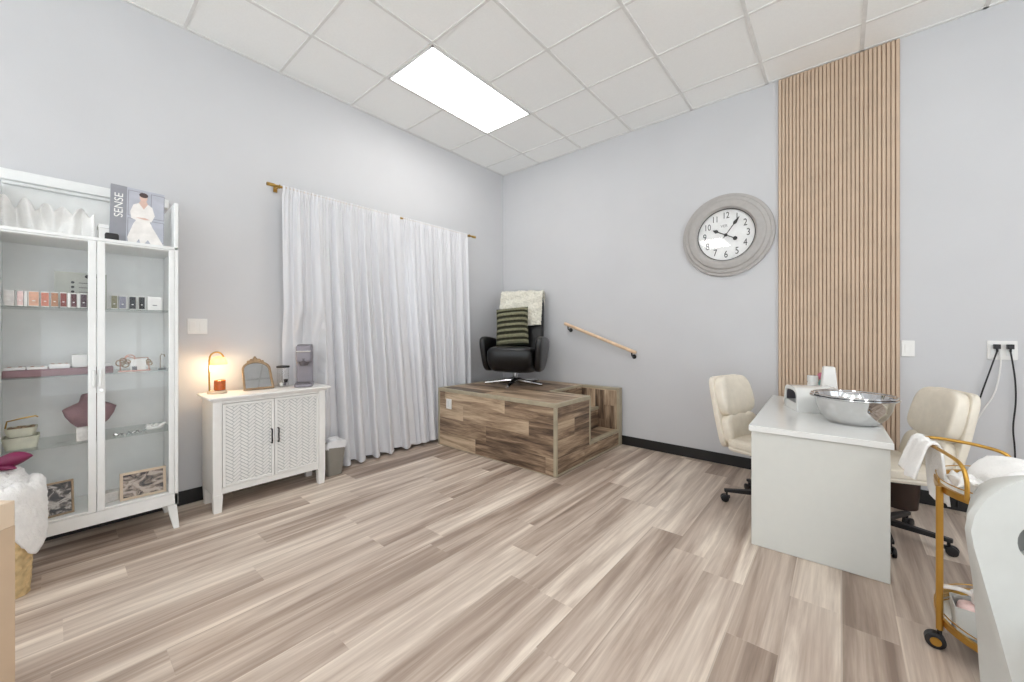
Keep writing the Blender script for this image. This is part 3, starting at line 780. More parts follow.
# ------------------------------------------------------------------ glass display cabinet
CF, CB, CY0, CY1 = -3.150, -3.520, -0.205, 0.500
t = thing('display_cabinet', 'tall white display cabinet with two glass doors and splayed legs', 'cabinet')
ZB, ZT = 0.150, 1.745
b_ = MB()
b_.box(CB, CF - 0.022, CY1 - 0.018, CY1, ZB, 2.02); b_.box(CB, CF - 0.022, CY0, CY0 + 0.018, ZB, 2.02)
b_.box(CB, CF - 0.022, CY0 + 0.018, CY1 - 0.018, ZB, ZB + 0.075); b_.box(CB, CF - 0.022, CY0 + 0.018, CY1 - 0.018, ZT - 0.03, ZT)
b_.box(CB, CB + 0.008, CY0 + 0.018, CY1 - 0.018, ZB + 0.075, 2.06)
b_.box(CF - 0.022, CF, CY0, CY1, ZB, ZB + 0.070); b_.box(CF - 0.022, CF, CY0, CY1, ZT - 0.018, ZT)
b_.box(CF - 0.022, CF, CY1 - 0.020, CY1, ZB, 2.02); b_.box(CF - 0.022, CF, CY0, CY0 + 0.020, ZB, 2.02)
build('carcass', b_, 'cab_white', t, bev=0.003)
cr = MB()
cr.box(CB - 0.005, CB + 0.045, CY0 - 0.004, CY1 + 0.002, 2.055, 2.115); cr.box(CB, CB + 0.030, CY0 + 0.018, CY1 - 0.018, 2.035, 2.056)
build('crown_rail', cr, 'cab_white', t, bev=0.006)
for (lx, ly, sx, sy) in ((CF - 0.03, CY1 - 0.03, 1, 1), (CF - 0.03, CY0 + 0.03, 1, -1), (CB + 0.03, CY1 - 0.03, -1, 1), (CB + 0.03, CY0 + 0.03, -1, -1)):
    l_ = MB(); a, b = 0.024, 0.014; ox, oy = 0.018 * (sx if sx > 0 else 0.3), sy * 0.022
    l_.loft([[(lx + ox - b, ly + oy - b, 0), (lx + ox + b, ly + oy - b, 0), (lx + ox + b, ly + oy + b, 0), (lx + ox - b, ly + oy + b, 0)],
             [(lx - a, ly - a, ZB + 0.001), (lx + a, ly - a, ZB + 0.001), (lx + a, ly + a, ZB + 0.001), (lx - a, ly + a, ZB + 0.001)]])
    build('leg', l_, 'cab_white', t, bev=0.003)
for (z, nm_) in ((1.352, 'shelf'), (0.984, 'shelf'), (0.612, 'shelf')):
    build(nm_, MB().box(CB + 0.010, CF - 0.035, CY0 + 0.020, CY1 - 0.020, z - 0.006, z), 'shelf_glass', t)
ymid = 0.152
for sgn, (y0, y1) in ((-1, (CY0 + 0.021, ymid - 0.0015)), (1, (ymid + 0.0015, CY1 - 0.021))):
    z0, z1 = ZB + 0.072, ZT - 0.020
    wl, wr = (0.012, 0.031) if sgn < 0 else (0.031, 0.024)
    d_ = MB(); x0, x1 = CF - 0.020, CF + 0.002
    d_.box(x0, x1, y0, y0 + wl, z0, z1); d_.box(x0, x1, y1 - wr, y1, z0, z1); d_.box(x0, x1, y0 + wl, y1 - wr, z0, z0 + 0.012); d_.box(x0, x1, y0 + wl, y1 - wr, z1 - 0.008, z1)
    dd = build('door', d_, 'cab_white', t, bev=0.002)
    build('glass_pane', MB().box(CF - 0.011, CF - 0.007, y0 + wl - 0.004, y1 - wr + 0.004, z0 + 0.008, z1 - 0.005), 'glass', dd)
    yy = ymid + sgn * 0.013; 
    h_ = MB(); h_.box(CF + 0.002, CF + 0.016, yy - 0.006, yy + 0.006, 0.915, 1.01)
    build('handle', h_, 'white_gloss', dd, bev=0.003)
build('lock', MB().lathe([(0.007, 0), (0.007, 0.006)], 16, T=Matrix.Translation((CF + 0.001, ymid + 0.018, 0.895)) @ Matrix.Rotation(R(90), 4, 'Y')), 'steel', t)

# --- on the top of the cabinet
topz = ZT + 0.0008
t = thing('photo_book', 'large grey cover photo book showing a woman in white standing on the display cabinet', 'book', (-3.215, 0.322, topz), R(90))
BW, BH = 0.236, 0.335
TB = Matrix.Rotation(R(-5), 4, 'X') @ Matrix.Rotation(R(1.5), 4, 'Y') @ Matrix.Translation((0, 0, 0.004))
# local: x along wall (+x = +y world), faces -y local (= +x world)
build('cover', MB().box(-BW / 2, BW / 2, 0, 0.022, 0, BH, T=TB), 'cover_grey', t, bev=0.001)
cv = MB()
cv.box(-BW / 2, -0.05, -0.0006, 0.0005, 0.0, BH, T=TB); build('cover_band', cv, 'cover_dark', t)
pn = MB()
for x0 in (-0.045, 0.055):
    for z0, z1 in ((0.02, 0.15), (0.165, 0.32)):
        for a in ((x0, x0 + 0.003, z0, z1), (x0 + 0.06, x0 + 0.063, z0, z1), (x0, x0 + 0.063, z0, z0 + 0.003), (x0, x0 + 0.063, z1 - 0.003, z1)):
            pn.box(a[0], a[1], -0.0010, 0.0003, a[2], a[3], T=TB)
build('cover_panelling', pn, 'cover_dark', t)
vs, fs = text_mesh('SENSE', 0.052, 0.0004, 1.05)
TT = TB @ Matrix.Translation((-0.082, -0.0012, 0.215)) @ Matrix.Rotation(R(90), 4, 'X') @ Matrix.Rotation(R(90), 4, 'Z')
build('title', MB().add(vs, fs, 0, TT), 'white', t)
def flat(pts, y, mname, nm_):
    build(nm_, MB().prism([(x_, y, z_) for x_, z_ in pts], (0, 0.0005, 0), T=TB), mname, t)
flat([(-0.04, 0.0), (-0.045, 0.03), (-0.02, 0.12), (0.0, 0.16), (0.045, 0.16), (0.065, 0.11), (0.118, 0.004), (0.06, 0.002), (0.045, 0.03), (0.03, 0.004), (0.012, 0.002), (0.006, 0.03), (-0.008, 0.0)], -0.0018, 'dress', 'printed_skirt')
flat([(-0.03, 0.15), (-0.035, 0.19), (-0.022, 0.235), (0.002, 0.25), (0.022, 0.225), (0.042, 0.25), (0.062, 0.235), (0.074, 0.185), (0.06, 0.145), (0.02, 0.13)], -0.0024, 'dress', 'printed_blouse')
flat([(0.002, 0.25), (0.010, 0.268), (0.034, 0.268), (0.042, 0.25), (0.024, 0.215)], -0.0028, 'skin', 'printed_neck')
flat([(0.022 + 0.017 * math.cos(a), 0.285 + 0.025 * math.sin(a)) for a in [2 * PI * k / 20 for k in range(20)]], -0.0032, 'skin', 'printed_face')
flat([(0.022 + 0.020 * math.cos(a), 0.302 + 0.015 * math.sin(a)) for a in [2 * PI * k / 20 for k in range(20)]], -0.0036, 'hair', 'printed_hair')
flat([(-0.012, 0.158), (0.03, 0.163), (0.052, 0.155), (0.03, 0.150)], -0.0030, 'skin', 'printed_hands')
t = thing('gift_box', 'white low box standing behind the book on the display cabinet', 'box', (-3.30, 0.200, topz))
build('box', MB().box(-0.05, 0.05, -0.035, 0.055, 0, 0.075), 'white', t, bev=0.002)
build('lid', MB().box(-0.053, 0.053, -0.038, 0.058, 0.075, 0.095), 'white', t, bev=0.002)
o = build('card_holder', MB().loft([rrect(0.016, 0.028, 0.0, 0.006), rrect(0.016, 0.028, 0.028, 0.006), rrect(0.012, 0.024, 0.036, 0.006)]), 'black', bev=0.001)
o.location = (-3.172, 0.212, topz); tag(o, 'small black box on the cabinet edge below the book', 'box')
def ruffle_fn(i0, nfold):
    def fn(u, v):
        y = -0.186 + u * 0.335
        s_ = math.sin(u * nfold * 2 * PI + i0)
        zt = 0.135 + 0.022 * abs(math.sin(u * nfold * PI + 0.8)) * 1.6 + 0.010 * math.sin(u * 31)
        x = -3.30 + 0.030 * math.sin(u * nfold * PI * 1.7) * (0.4 + v) + 0.02 * math.sin(v * 3 + u * 20)
        return (x, y, topz + v * zt)
    return fn
o = build('tissue_ruffle', MB().grid(ruffle_fn(0.4, 5), 110, 12), 'towel', ang=180, solid=0.006)
tag(o, 'ruffled white tissue edging standing along the top of the display cabinet', 'decoration')

# --- cartons on the upper glass shelf
def carton(name, label, y0, y1, h, cfront, cside='white', x=-3.215, dep=0.04, z=1.3525, group='cosmetic cartons on the upper cabinet shelf'):
    t = thing(name, label, 'carton', (x, (y0 + y1) / 2, z), 0, group)
    w_ = (y1 - y0) / 2
    c = MB(); c.box(-dep, 0, -w_, w_, 0, h); build('carton', c, cside, t, bev=0.001)
    l_ = MB(); l_.box(-0.001, 0.0012, -w_ * 0.92, w_ * 0.92, h * 0.06, h * 0.94)
    build('label_panel', l_, cfront, t)
    l2 = MB(); l2.box(0.0008, 0.0016, -w_ * 0.3, w_ * 0.3, h * 0.34, h * 0.40)
    build('lettering', l2, 'white' if cfront != 'white' else 'grey_ink', t)
    return t
pc = {'blush': (226, 196, 192), 'peach': (216, 168, 142), 'coral': (190, 116, 92), 'bronze': (164, 116, 82), 'brick': (126, 50, 38), 'maroon': (84, 30, 34), 'plum': (72, 46, 52),
      'olive': (124, 120, 92), 'slate': (128, 128, 142), 'onyx': (24, 24, 26), 'jet': (20, 22, 24), 'pearl': (220, 216, 212)}
for k, v in pc.items(): M['c_' + k] = mat('carton_' + k, v, 0.45, noise=0.06, nscale=60)
spec = [('pearl', 'pale pearl carton, first in the left row on the upper cabinet shelf', -0.165, -0.132), ('blush', 'blush pink carton in the left row on the upper cabinet shelf', -0.124, -0.103),
        ('peach', 'peach carton between the blush and coral cartons', -0.087, -0.052), ('coral', 'coral carton between the peach and bronze cartons', -0.046, -0.018), ('bronze', 'bronze brown carton between the coral and brick red cartons', -0.012, 0.014),
        ('brick', 'brick red carton between the bronze and maroon cartons', 0.020, 0.044), ('maroon', 'dark maroon carton in the left row beside the cabinet stile', 0.058, 0.080), ('plum', 'dark plum carton, last in the left row behind the door stile', 0.093, 0.118),
        ('olive', 'olive carton, first in the right row on the upper cabinet shelf', 0.212, 0.238), ('slate', 'slate grey carton between the olive and black cartons', 0.244, 0.274), ('onyx', 'black carton beside the slate grey carton', 0.286, 0.316), ('jet', 'black carton beside the wide white carton', 0.328, 0.355)]
for i, (c, lab, a, b) in enumerate(spec):
    carton('cosmetic_carton', lab, a, b, 0.080 + 0.0008 * (i % 3), 'c_' + c)
for i, (a, b) in enumerate(((-0.1015, -0.0895), (0.0460, 0.0565), (0.0815, 0.0915))):
    o = build('white_carton', MB().box(-0.04, 0, -(b - a) / 2, (b - a) / 2, 0, 0.080), 'white', bev=0.001); o.location = (-3.217, (a + b) / 2, 1.3525)
    tag(o, ['thin white carton between the blush and peach cartons', 'thin white carton between the brick red and maroon cartons', 'thin white carton between the maroon and plum cartons'][i], 'carton', 'cosmetic cartons on the upper cabinet shelf')
carton('cosmetic_carton', 'wide white carton at the right end of the upper cabinet shelf', 0.366, 0.432, 0.082, 'white')
t = thing('display_card', 'grey green display card standing behind the cartons on the upper shelf', 'card', (-3.315, 0.095, 1.3525))
build('card', MB().box(-0.004, 0, -0.095, 0.105, 0, 0.205), mat('card_sage', (176, 178, 170), 0.6), t)
pr_ = MB()
for j in range(4): pr_.lathe([(0.007, 0), (0.007, 0.001)], 12, T=Matrix.Translation((0.0, -0.028, 0.148 - j * 0.026)) @ Matrix.Rotation(R(90), 4, 'Y'))
for j in range(3): pr_.lathe([(0.010, 0), (0.010, 0.001)], 12, T=Matrix.Translation((0.0, 0.028 + 0.028 * j, 0.185)) @ Matrix.Rotation(R(90), 4, 'Y'))
build('print', pr_, 'ink', t)
pl_ = MB()
for j in range(4): pl_.box(-0.0005, 0.0008, -0.005, 0.09, 0.144 - j * 0.026, 0.149 - j * 0.026)
build('lettering', pl_, 'grey_ink', t)

# --- middle shelf
mz = 0.9845
o = build('tray_riser', MB().box(-0.20, 0, -0.172, 0.222, 0, 0.036), 'mauve', bev=0.003); o.location = (-3.225, 0, mz)
tag(o, 'low mauve velvet riser on the middle cabinet shelf', 'riser')
rz_ = mz + 0.0365
def traybox(lab, y0, y1, h, dots, x=-3.25, d=0.09):
    t = thing('jewelry_box', lab, 'box', (x, (y0 + y1) / 2, rz_), 0, 'white boxes on the mauve riser')
    w_ = (y1 - y0) / 2
    build('box', MB().box(-d, 0, -w_, w_, 0, h), 'white', t, bev=0.002)
    if dots:
        q_ = MB()
        for j in range(dots): q_.sup((-0.02, -w_ + (j + 0.5) * 2 * w_ / dots, h), (0.006, 0.008, 0.004), 1, 1, 10, 6)
        build('trinkets', q_, 'rose_gold', t)
traybox('low white tray at the left end of the mauve riser', -0.168, -0.098, 0.014, 2)
traybox('low white tray beside the leftmost tray on the mauve riser', -0.094, -0.024, 0.013, 2)
traybox('white tray holding small trinkets near the cabinet stile', -0.018, 0.056, 0.024, 3)
traybox('tall white box on the mauve riser beside the door stile', 0.064, 0.122, 0.070, 0, x=-3.28)
traybox('low white tray at the right end of the mauve riser', 0.130, 0.215, 0.014, 1)
t = thing('jewelry_stand', 'rose gold wire jewelry stand holding a white card on the middle shelf', 'jewelry stand', (-3.275, 0.315, mz))
w_ = MB()
w_.tube([(0, -0.060, 0.0), (0, -0.062, 0.06), (0, -0.03, 0.088), (0, 0.0, 0.075), (0, 0.06, 0.078), (0, 0.066, 0.0)], 0.003, 8)
w_.tube([(0.0, -0.02 + 0.022 * math.cos(a), 0.075 + 0.022 * math.sin(a)) for a in [2 * PI * k / 20 for k in range(20)]], 0.0025, 6, closed=True)
build('wire_frame', w_, 'rose_gold', t)
q_ = MB()
for (yy, zz, r_) in ((-0.062, 0.05, 0.018), (-0.04, 0.04, 0.016), (-0.05, 0.065, 0.014), (-0.03, 0.055, 0.012), (0.062, 0.055, 0.010), (0.066, 0.042, 0.012)): q_.tube([(0.006, yy + r_ * math.cos(a), zz + r_ * math.sin(a)) for a in [2 * PI * k / 16 for k in range(16)]], 0.003, 6, closed=True)
build('bangles', q_, 'antique', t)
build('card', MB().box(0.004, 0.007, -0.018, 0.050, 0.0, 0.068), 'white', t)
build('badge', MB().box(0.0075, 0.009, -0.012, 0.010, 0.004, 0.026), 'coffee_dark', t)
build('foot', MB().box(-0.02, 0.02, -0.07, 0.07, 0, 0.004), 'rose_gold', t)
t = thing('earring_hook', 'tiny dark metal hook stand at the right end of the middle shelf', 'jewelry stand', (-3.275, 0.440, mz))
w_ = MB(); w_.tube([(0, -0.008, 0), (0, -0.008, 0.085), (0, 0.0, 0.096), (0, 0.012, 0.090), (0, 0.012, 0.078)], 0.0022, 8)
build('hook', w_, 'antique', t); build('foot', MB().lathe([(0.018, 0), (0.018, 0.006)], 20), 'black', t)

# --- lower glass shelf
lz = 0.6125
t = thing('jewelry_bust', 'mauve velvet necklace bust on the lower glass shelf', 'bust', (-3.33, 0.135, lz), R(90))
# local faces -y
def bust_ring(z, w, d, yoff): return [(w * math.cos(a), yoff + d * math.sin(a), z) for a in [2 * PI * k / 28 for k in range(28)]]
bb = MB(); bb.loft([bust_ring(z, w, d, y) for z, w, d, y in ((0.0, 0.040, 0.030, 0.02), (0.02, 0.030, 0.026, 0.015), (0.05, 0.040, 0.030, 0), (0.09, 0.075, 0.038, -0.008), (0.13, 0.098, 0.042, 0), (0.165, 0.108, 0.038, 0.012), (0.180, 0.085, 0.034, 0.02), (0.200, 0.045, 0.030, 0.028), (0.235, 0.036, 0.028, 0.034), (0.245, 0.030, 0.024, 0.036))])
build('bust', bb, 'mauve', t)
o = build('ring_box', MB().box(-0.035, 0, -0.022, 0.022, 0, 0.075), 'c_pearl', bev=0.003); o.location = (-3.215, 0.100, lz)
tag(o, 'small cream box standing in front of the mauve bust', 'box')
def pouch(i, lab, z, h, w_, sx, hndl):
    t = thing('tiered_tray', lab, 'tray', (-3.285, -0.112, z), 0, 'stacked sage trays on the lower shelf')
    rg_ = [rrect(0.040 + sx, w_ - 0.008, 0, 0.015), rrect(0.050 + sx, w_, h * 0.7, 0.02), rrect(0.052 + sx, w_ + 0.003, h, 0.02), rrect(0.046 + sx, w_ - 0.004, h, 0.018), rrect(0.040 + sx, w_ - 0.010, h * 0.4, 0.015)]
    build('tray', MB().loft(rg_), 'pale_green', t)
    q_ = MB()
    for j in range(6): q_.sup((0.02 * math.sin(j * 2.1), -w_ * 0.7 + j * w_ * 0.28, h * 0.9), (0.013, 0.011, 0.010), 1, 1, 10, 6)
    build('trinkets', q_, ['pale_green', 'antique'][i % 2], t)
    if hndl:
        build('handle', MB().tube([(0, -w_, h), (0, -w_ * 0.9, h + 0.035), (0, 0, h + 0.045), (0, w_ * 0.9, h + 0.052), (0, w_ + 0.004, h + 0.045)], 0.0035, 8), 'brass', t)
pouch(0, 'pale sage tray at the bottom of the stack on the lower shelf', lz, 0.062, 0.060, 0.006, False)
pouch(1, 'pale sage tray with thin brass handle on top of the stack', lz + 0.0625, 0.045, 0.052, 0.0, True)
o = build('ring_dish', MB().lathe([(0.02, 0), (0.040, 0.008), (0.046, 0.014), (0.042, 0.014), (0.02, 0.005)], 28), 'glass'); o.location = (-3.25, 0.020, lz)
tag(o, 'small clear glass dish beside the sage trays', 'dish')
t = thing('shell_cluster', 'white coral shell piece at the right end of the lower shelf', 'ornament', (-3.27, 0.405, lz))
q_ = MB(); rnd = random.Random(5)
q_.sup((0, 0, 0.012), (0.03, 0.042, 0.012), 0.9, 0.9, 20, 8)
for j in range(16):
    a = rnd.uniform(0, 2 * PI); r1 = rnd.uniform(0.035, 0.055)
    q_.tube([(0.01 * math.cos(a), 0.014 * math.sin(a), 0.014), (r1 * 0.6 * math.cos(a), r1 * math.sin(a), rnd.uniform(0.022, 0.04))], [0.008, 0.004], 8)
build('coral', q_, 'white', t)
o = build('necklace', MB().tube([(-3.24 + 0.016 * math.sin(k * 0.9), 0.225 + k * 0.0052, lz + 0.006 + 0.004 * math.sin(k * 1.7)) for k in range(28)], 0.004, 8), 'steel'); 
tag(o, 'thin silver necklace lying on the lower shelf left of the white coral', 'necklace')

# --- framed photographs on the cabinet floor
fz = ZB + 0.0305 + 0.045
def photo_frame(lab, x, y, W, Hh, rz, lean, border, fm, pm, roll=0.0):
    t = thing('picture_frame', lab, 'picture frame', (x, y, fz), rz, None)
    T = Matrix.Rotation(R(-lean), 4, 'X') @ Matrix.Rotation(R(roll), 4, 'Y')
    f = MB()
    for a in ((-W / 2, W / 2, 0, border), (-W / 2, W / 2, Hh - border, Hh), (-W / 2, -W / 2 + border, border, Hh - border), (W / 2 - border, W / 2, border, Hh - border)):
        f.box(a[0], a[1], -0.008, 0.010, a[2], a[3], T=T)
    build('frame', f, fm, t, bev=0.002)
    build('print', MB().box(-W / 2 + border, W / 2 - border, -0.001, 0.004, border, Hh - border, T=T), pm, t)
    build('stand', MB().box(-0.02, 0.02, 0.008, 0.012, 0.03, Hh * 0.8, T=T), 'black', t)
photo_frame('dark framed black and white photograph of pale blossoms inside the cabinet behind the left door', -3.225, -0.010, 0.165, 0.180, R(90 + 6), 10, 0.010, 'antique', 'print_rocks')
photo_frame('beige framed sepia landscape photograph inside the cabinet behind the right door', -3.215, 0.350, 0.205, 0.158, R(90 - 2), 10, 0.014, 'maple', 'print_field')
o = build('cream_box', MB().box(-0.07, 0, -0.040, 0.040, 0, 0.055), 'c_pearl', bev=0.003); o.location = (-3.255, 0.215, fz)
tag(o, 'low cream box on the cabinet floor left of the beige picture frame', 'box')

# ------------------------------------------------------------------ basket with blanket and magenta bow
BX, BY = -2.975, -0.165
t = thing('wicker_basket', 'woven straw basket on the floor in front of the display cabinet', 'basket', (BX, BY, 0))
bk_ = MB(); rows = 22
rg_ = []
for i in range(rows * 4 + 1):
    z = 0.40 * i / (rows * 4); u = z / 0.40; wv = 0.004 * math.sin(i * PI / 2)
    a, b = 0.104 + 0.020 * u, 0.088 + 0.016 * u
    ring = rrect(a, b, z + 0.001, 0.05, 10)
    n_ = len(ring); out = []
    for j, (x_, y_, z_) in enumerate(ring):
        s_ = 1 + 0.03 * math.sin(j * PI * 0.5 + (PI if (i // 4) % 2 else 0)) * abs(math.sin(i * PI / 4))
        out.append((x_ * s_, y_ * s_, z_))
    rg_.append(out)
bk_.loft(rg_, True, False); bk_.add(rrect(0.104, 0.088, 0.002, 0.05, 10), [tuple(range(44))])
build('basket', bk_, 'wicker', t, solid=0.006)
build('rim', MB().tube([(x_, y_, 0.402) for x_, y_, z_ in rrect(0.126, 0.106, 0, 0.05, 10)], 0.010, 8, closed=True), 'wicker', t)
rnd = random.Random(9)
def blob_fn(u, v):
    th = 2 * PI * u; s_ = v
    # heap in the basket; one corner spills over the rim at the camera's right
    spill = max(0, math.cos(th - R(50))) ** 3.0
    ex = lambda c, a: math.copysign(abs(c) ** a, c)
    k_ = min(1, s_ / 0.62)
    r_ = k_ ** 0.85
    bx, by = 0.096, 0.082
    z = 0.590 - 0.085 * k_ ** 2.4
    x_, y_ = bx * r_ * ex(math.cos(th), 0.75), by * r_ * ex(math.sin(th), 0.75)
    if s_ > 0.62:
        q_ = (s_ - 0.62) / 0.38
        over = 0.050 * min(1, spill * 2.2) * min(1, q_ * 7); x_ += math.cos(th) * over; y_ += math.sin(th) * over
        z += 0.03 * min(1, spill * 2) * math.sin(PI * min(1, q_ * 5))
        z -= q_ * (0.070 + 0.245 * spill)
        x_ += math.cos(th) * 0.012 * spill * math.sin(q_ * PI * 0.6); y_ += math.sin(th) * 0.012 * spill * math.sin(q_ * PI * 0.6)
    z += 0.010 * math.sin(th * 5 + s_ * 9) * k_ + 0.006 * math.sin(th * 11 - s_ * 16) * k_
    j = 0.004 * math.sin(th * 34) * math.sin(s_ * 60)
    return (x_ + j, y_ + j, z + j)
o = build('knit_blanket', MB().grid(blob_fn, 120, 50), 'towel', ang=180, solid=0.012)
o.location = (BX, BY, 0); tag(o, 'white knit blanket heaped in and over the straw basket', 'blanket')
t = thing('fabric_bow', 'magenta satin bow lying on the white knit blanket', 'bow', (BX + 0.005, BY - 0.02, 0.606))
def lobe(dirn, L, W, th, up, mname, nm_):
    d_ = Vector((dirn[0], dirn[1], 0)).normalized(); n_ = Vector((-d_.y, d_.x, 0)); rings = []
    for k in range(9):
        u = k / 8; wd = W * (math.sin(PI * min(1, u * 0.92 + 0.08)) ** 0.8) + 0.004; hh_ = th * math.sin(PI * min(1, u * 0.9 + 0.1)) + 0.003
        c = d_ * (L * u) + Vector((0, 0, up * u * (1 - 0.35 * u)))
        rings.append([c + n_ * wd * math.cos(2 * PI * j / 14) + Vector((0, 0, hh_ * math.sin(2 * PI * j / 14))) for j in range(14)])
    build(nm_, MB().loft(rings), mname, t)
lobe((0.45, 1.0), 0.13, 0.042, 0.032, 0.045, 'magenta', 'loop')
lobe((0.9, -0.9), 0.17, 0.050, 0.024, 0.03, 'magenta_light', 'loop')
lobe((0.95, 0.75), 0.115, 0.016, 0.012, -0.015, 'magenta', 'tail')
lobe((0.8, -0.15), 0.14, 0.026, 0.014, -0.015, 'magenta_light', 'tail')
build('knot', MB().sup((0, 0, 0.006), (0.03, 0.03, 0.024), 0.8, 0.8, 16, 10), 'magenta', t)

# ------------------------------------------------------------------ light wood table at the left edge
t = thing('side_table', 'light maple table end with thick top at the left edge of the photo', 'table', (-1.786, -0.072, 0), R(40))
# local x runs to the left of the camera as -x
build('top', MB().box(-0.62, 0.0, -0.42, 0.0, 0.672, 0.743), 'maple', t, bev=0.002)
build('end_panel', MB().box(-0.62, 0, -0.03, 0.0, 0.0, 0.672), 'maple_dark', t)
build('end_panel', MB().box(-0.03, 0, -0.42, -0.03, 0.0, 0.672), 'maple_dark', t)

# ------------------------------------------------------------------ manicure desk
DX0, DX1, DY0, DY1, DZ = -0.392, 0.184, 2.600, 3.93, 0.685
t = thing('manicure_desk', 'white panel ended manicure desk in front of the slat panel', 'desk', (0, 0, 0))
t.location = ((DX0 + DX1) / 2, DY0, 0); t.rotation_euler = (0, 0, R(1.5))
W2 = (DX1 - DX0) / 2; LD = DY1 - DY0
build('top', MB().box(-W2 - 0.012, W2 + 0.012, -0.015, LD, DZ - 0.032, DZ), 'white_gloss', t, bev=0.003)
build('front_panel', MB().box(-W2, W2, 0, 0.025, 0.001, DZ - 0.032), 'desk_panel', t, bev=0.002)
build('rear_panel', MB().box(-W2, W2, LD - 0.03, LD - 0.005, 0.001, DZ - 0.032), 'white_gloss', t, bev=0.002)
build('rail', MB().box(-0.012, 0.012, 0.025, LD - 0.03, DZ - 0.17, DZ - 0.032), 'white_gloss', t)
DM = Matrix.Translation(t.location) @ Matrix.Rotation(R(1.5), 4, 'Z')
def on_desk(x, y): return DM @ Vector((x, y, DZ + 0.0006))

# nail lamp
t = thing('nail_lamp', 'white arched nail curing lamp with dark opening on the desk', 'lamp', (-0.146, 3.376, DZ + 0.0006), R(20))
nl = MB(); sect = []
def arch_sec(s_, h_, x_): # cross-section in y-z (arch); extruded along x
    pts = []
    for k in range(17):
        a = PI * k / 16; ca, sa = math.cos(a), math.sin(a)
        pts.append((x_, s_ * math.copysign(abs(ca) ** 0.5, ca), h_ * abs(sa) ** 0.5))
    return pts
o_ = [arch_sec(0.140, 0.160, -0.13), arch_sec(0.140, 0.165, 0.10), arch_sec(0.128, 0.150, 0.13)]
i_ = [[(x_, y_, z_ + 0.055) for x_, y_, z_ in arch_sec(0.112, 0.080, q_)] for q_ in (-0.13, 0.08)]
nl.loft([i_[1], i_[0], o_[0], o_[1], o_[2]], False, False)
nl.add(i_[1], [tuple(range(17))]); nl.add(o_[2], [tuple(range(17))])
build('housing', nl, 'white_gloss', t, ang=50)
build('inner_liner', MB().loft([[(x_ , y_ * 0.985, z_ * 0.985 + 0.055) for x_, y_, z_ in arch_sec(0.111, 0.079, q_)] for q_ in (-0.122, 0.075)], False, False), 'coffee_dark', t)
build('base_plate', MB().box(-0.126, 0.10, -0.136, 0.136, 0.0, 0.054), 'white_gloss', t)
# tower dispenser and bottles behind
t = thing('towel_dispenser', 'tall narrow white dispenser standing behind the steel bowls', 'dispenser', on_desk(0.065, 1.00), R(8))
build('body', MB().loft([rrect(0.048, 0.045, 0, 0.010), rrect(0.047, 0.043, 0.12, 0.010), rrect(0.034, 0.034, 0.280, 0.010), rrect(0.026, 0.028, 0.286, 0.010)]), 'white', t, bev=0.003)
build('front_seam', MB().box(-0.02, 0.02, -0.0475, -0.042, 0.02, 0.085), 'white_gloss', t, bev=0.002)
t = thing('cosmetic_jar', 'small white lidded jar left of the tall white dispenser', 'jar', on_desk(-0.028, 1.08))
build('jar', MB().lathe([(0.030, 0), (0.033, 0.004), (0.033, 0.150), (0.026, 0.165)], 28), 'white', t); build('lid', MB().lathe([(0.034, 0.163), (0.034, 0.205), (0.031, 0.208)], 28), 'white_gloss', t)
t = thing('polish_bottle', 'small bottle with a pink cap between the jar and dispenser', 'bottle', on_desk(0.022, 1.17))
build('bottle', MB().lathe([(0.026, 0), (0.028, 0.004), (0.028, 0.135), (0.012, 0.160), (0.012, 0.172)], 24), 'jar_teal', t); build('cap', MB().sup((0, 0, 0.198), (0.024, 0.022, 0.028), 0.9, 0.9, 18, 10), 'pink', t)
# steel bowls
def bowl(lab, p, R0, h_, rz=0):
    t = thing('steel_bowl', lab, 'bowl', p, rz)
    pr_ = [(0.001, 0.004), (R0 * 0.52, 0.0), (R0 * 0.60, 0.004), (R0 * 0.78, h_ * 0.28), (R0 * 0.90, h_ * 0.62), (R0 * 0.955, h_ * 0.95), (R0 * 1.0, h_ * 0.985), (R0 * 1.03, h_), (R0 * 1.0, h_ * 1.0), (R0 * 0.945, h_ * 0.97), (R0 * 0.885, h_ * 0.62), (R0 * 0.765, h_ * 0.30), (R0 * 0.58, 0.010), (0.001, 0.010)]
    n_ = 64
    build('bowl', MB().loft([[(r_ * math.cos(2 * PI * k / n_), r_ * math.sin(2 * PI * k / n_), z) for k in range(n_)] for r_, z in pr_]), 'chrome', t, ang=50)
    build('rim', MB().tube([(R0 * 1.03 * math.cos(2 * PI * k / n_), R0 * 1.03 * math.sin(2 * PI * k / n_), h_) for k in range(n_)], 0.0055, 8, closed=True), 'steel', t)
    return t
p = on_desk(0.170, 0.445)
bowl('large polished steel bowl on the desk corner nearest the camera', p, 0.192, 0.150)
bowl('second polished steel bowl nested inside the large steel bowl', p + Vector((0.0, 0.0, 0.0125)), 0.187, 0.150)

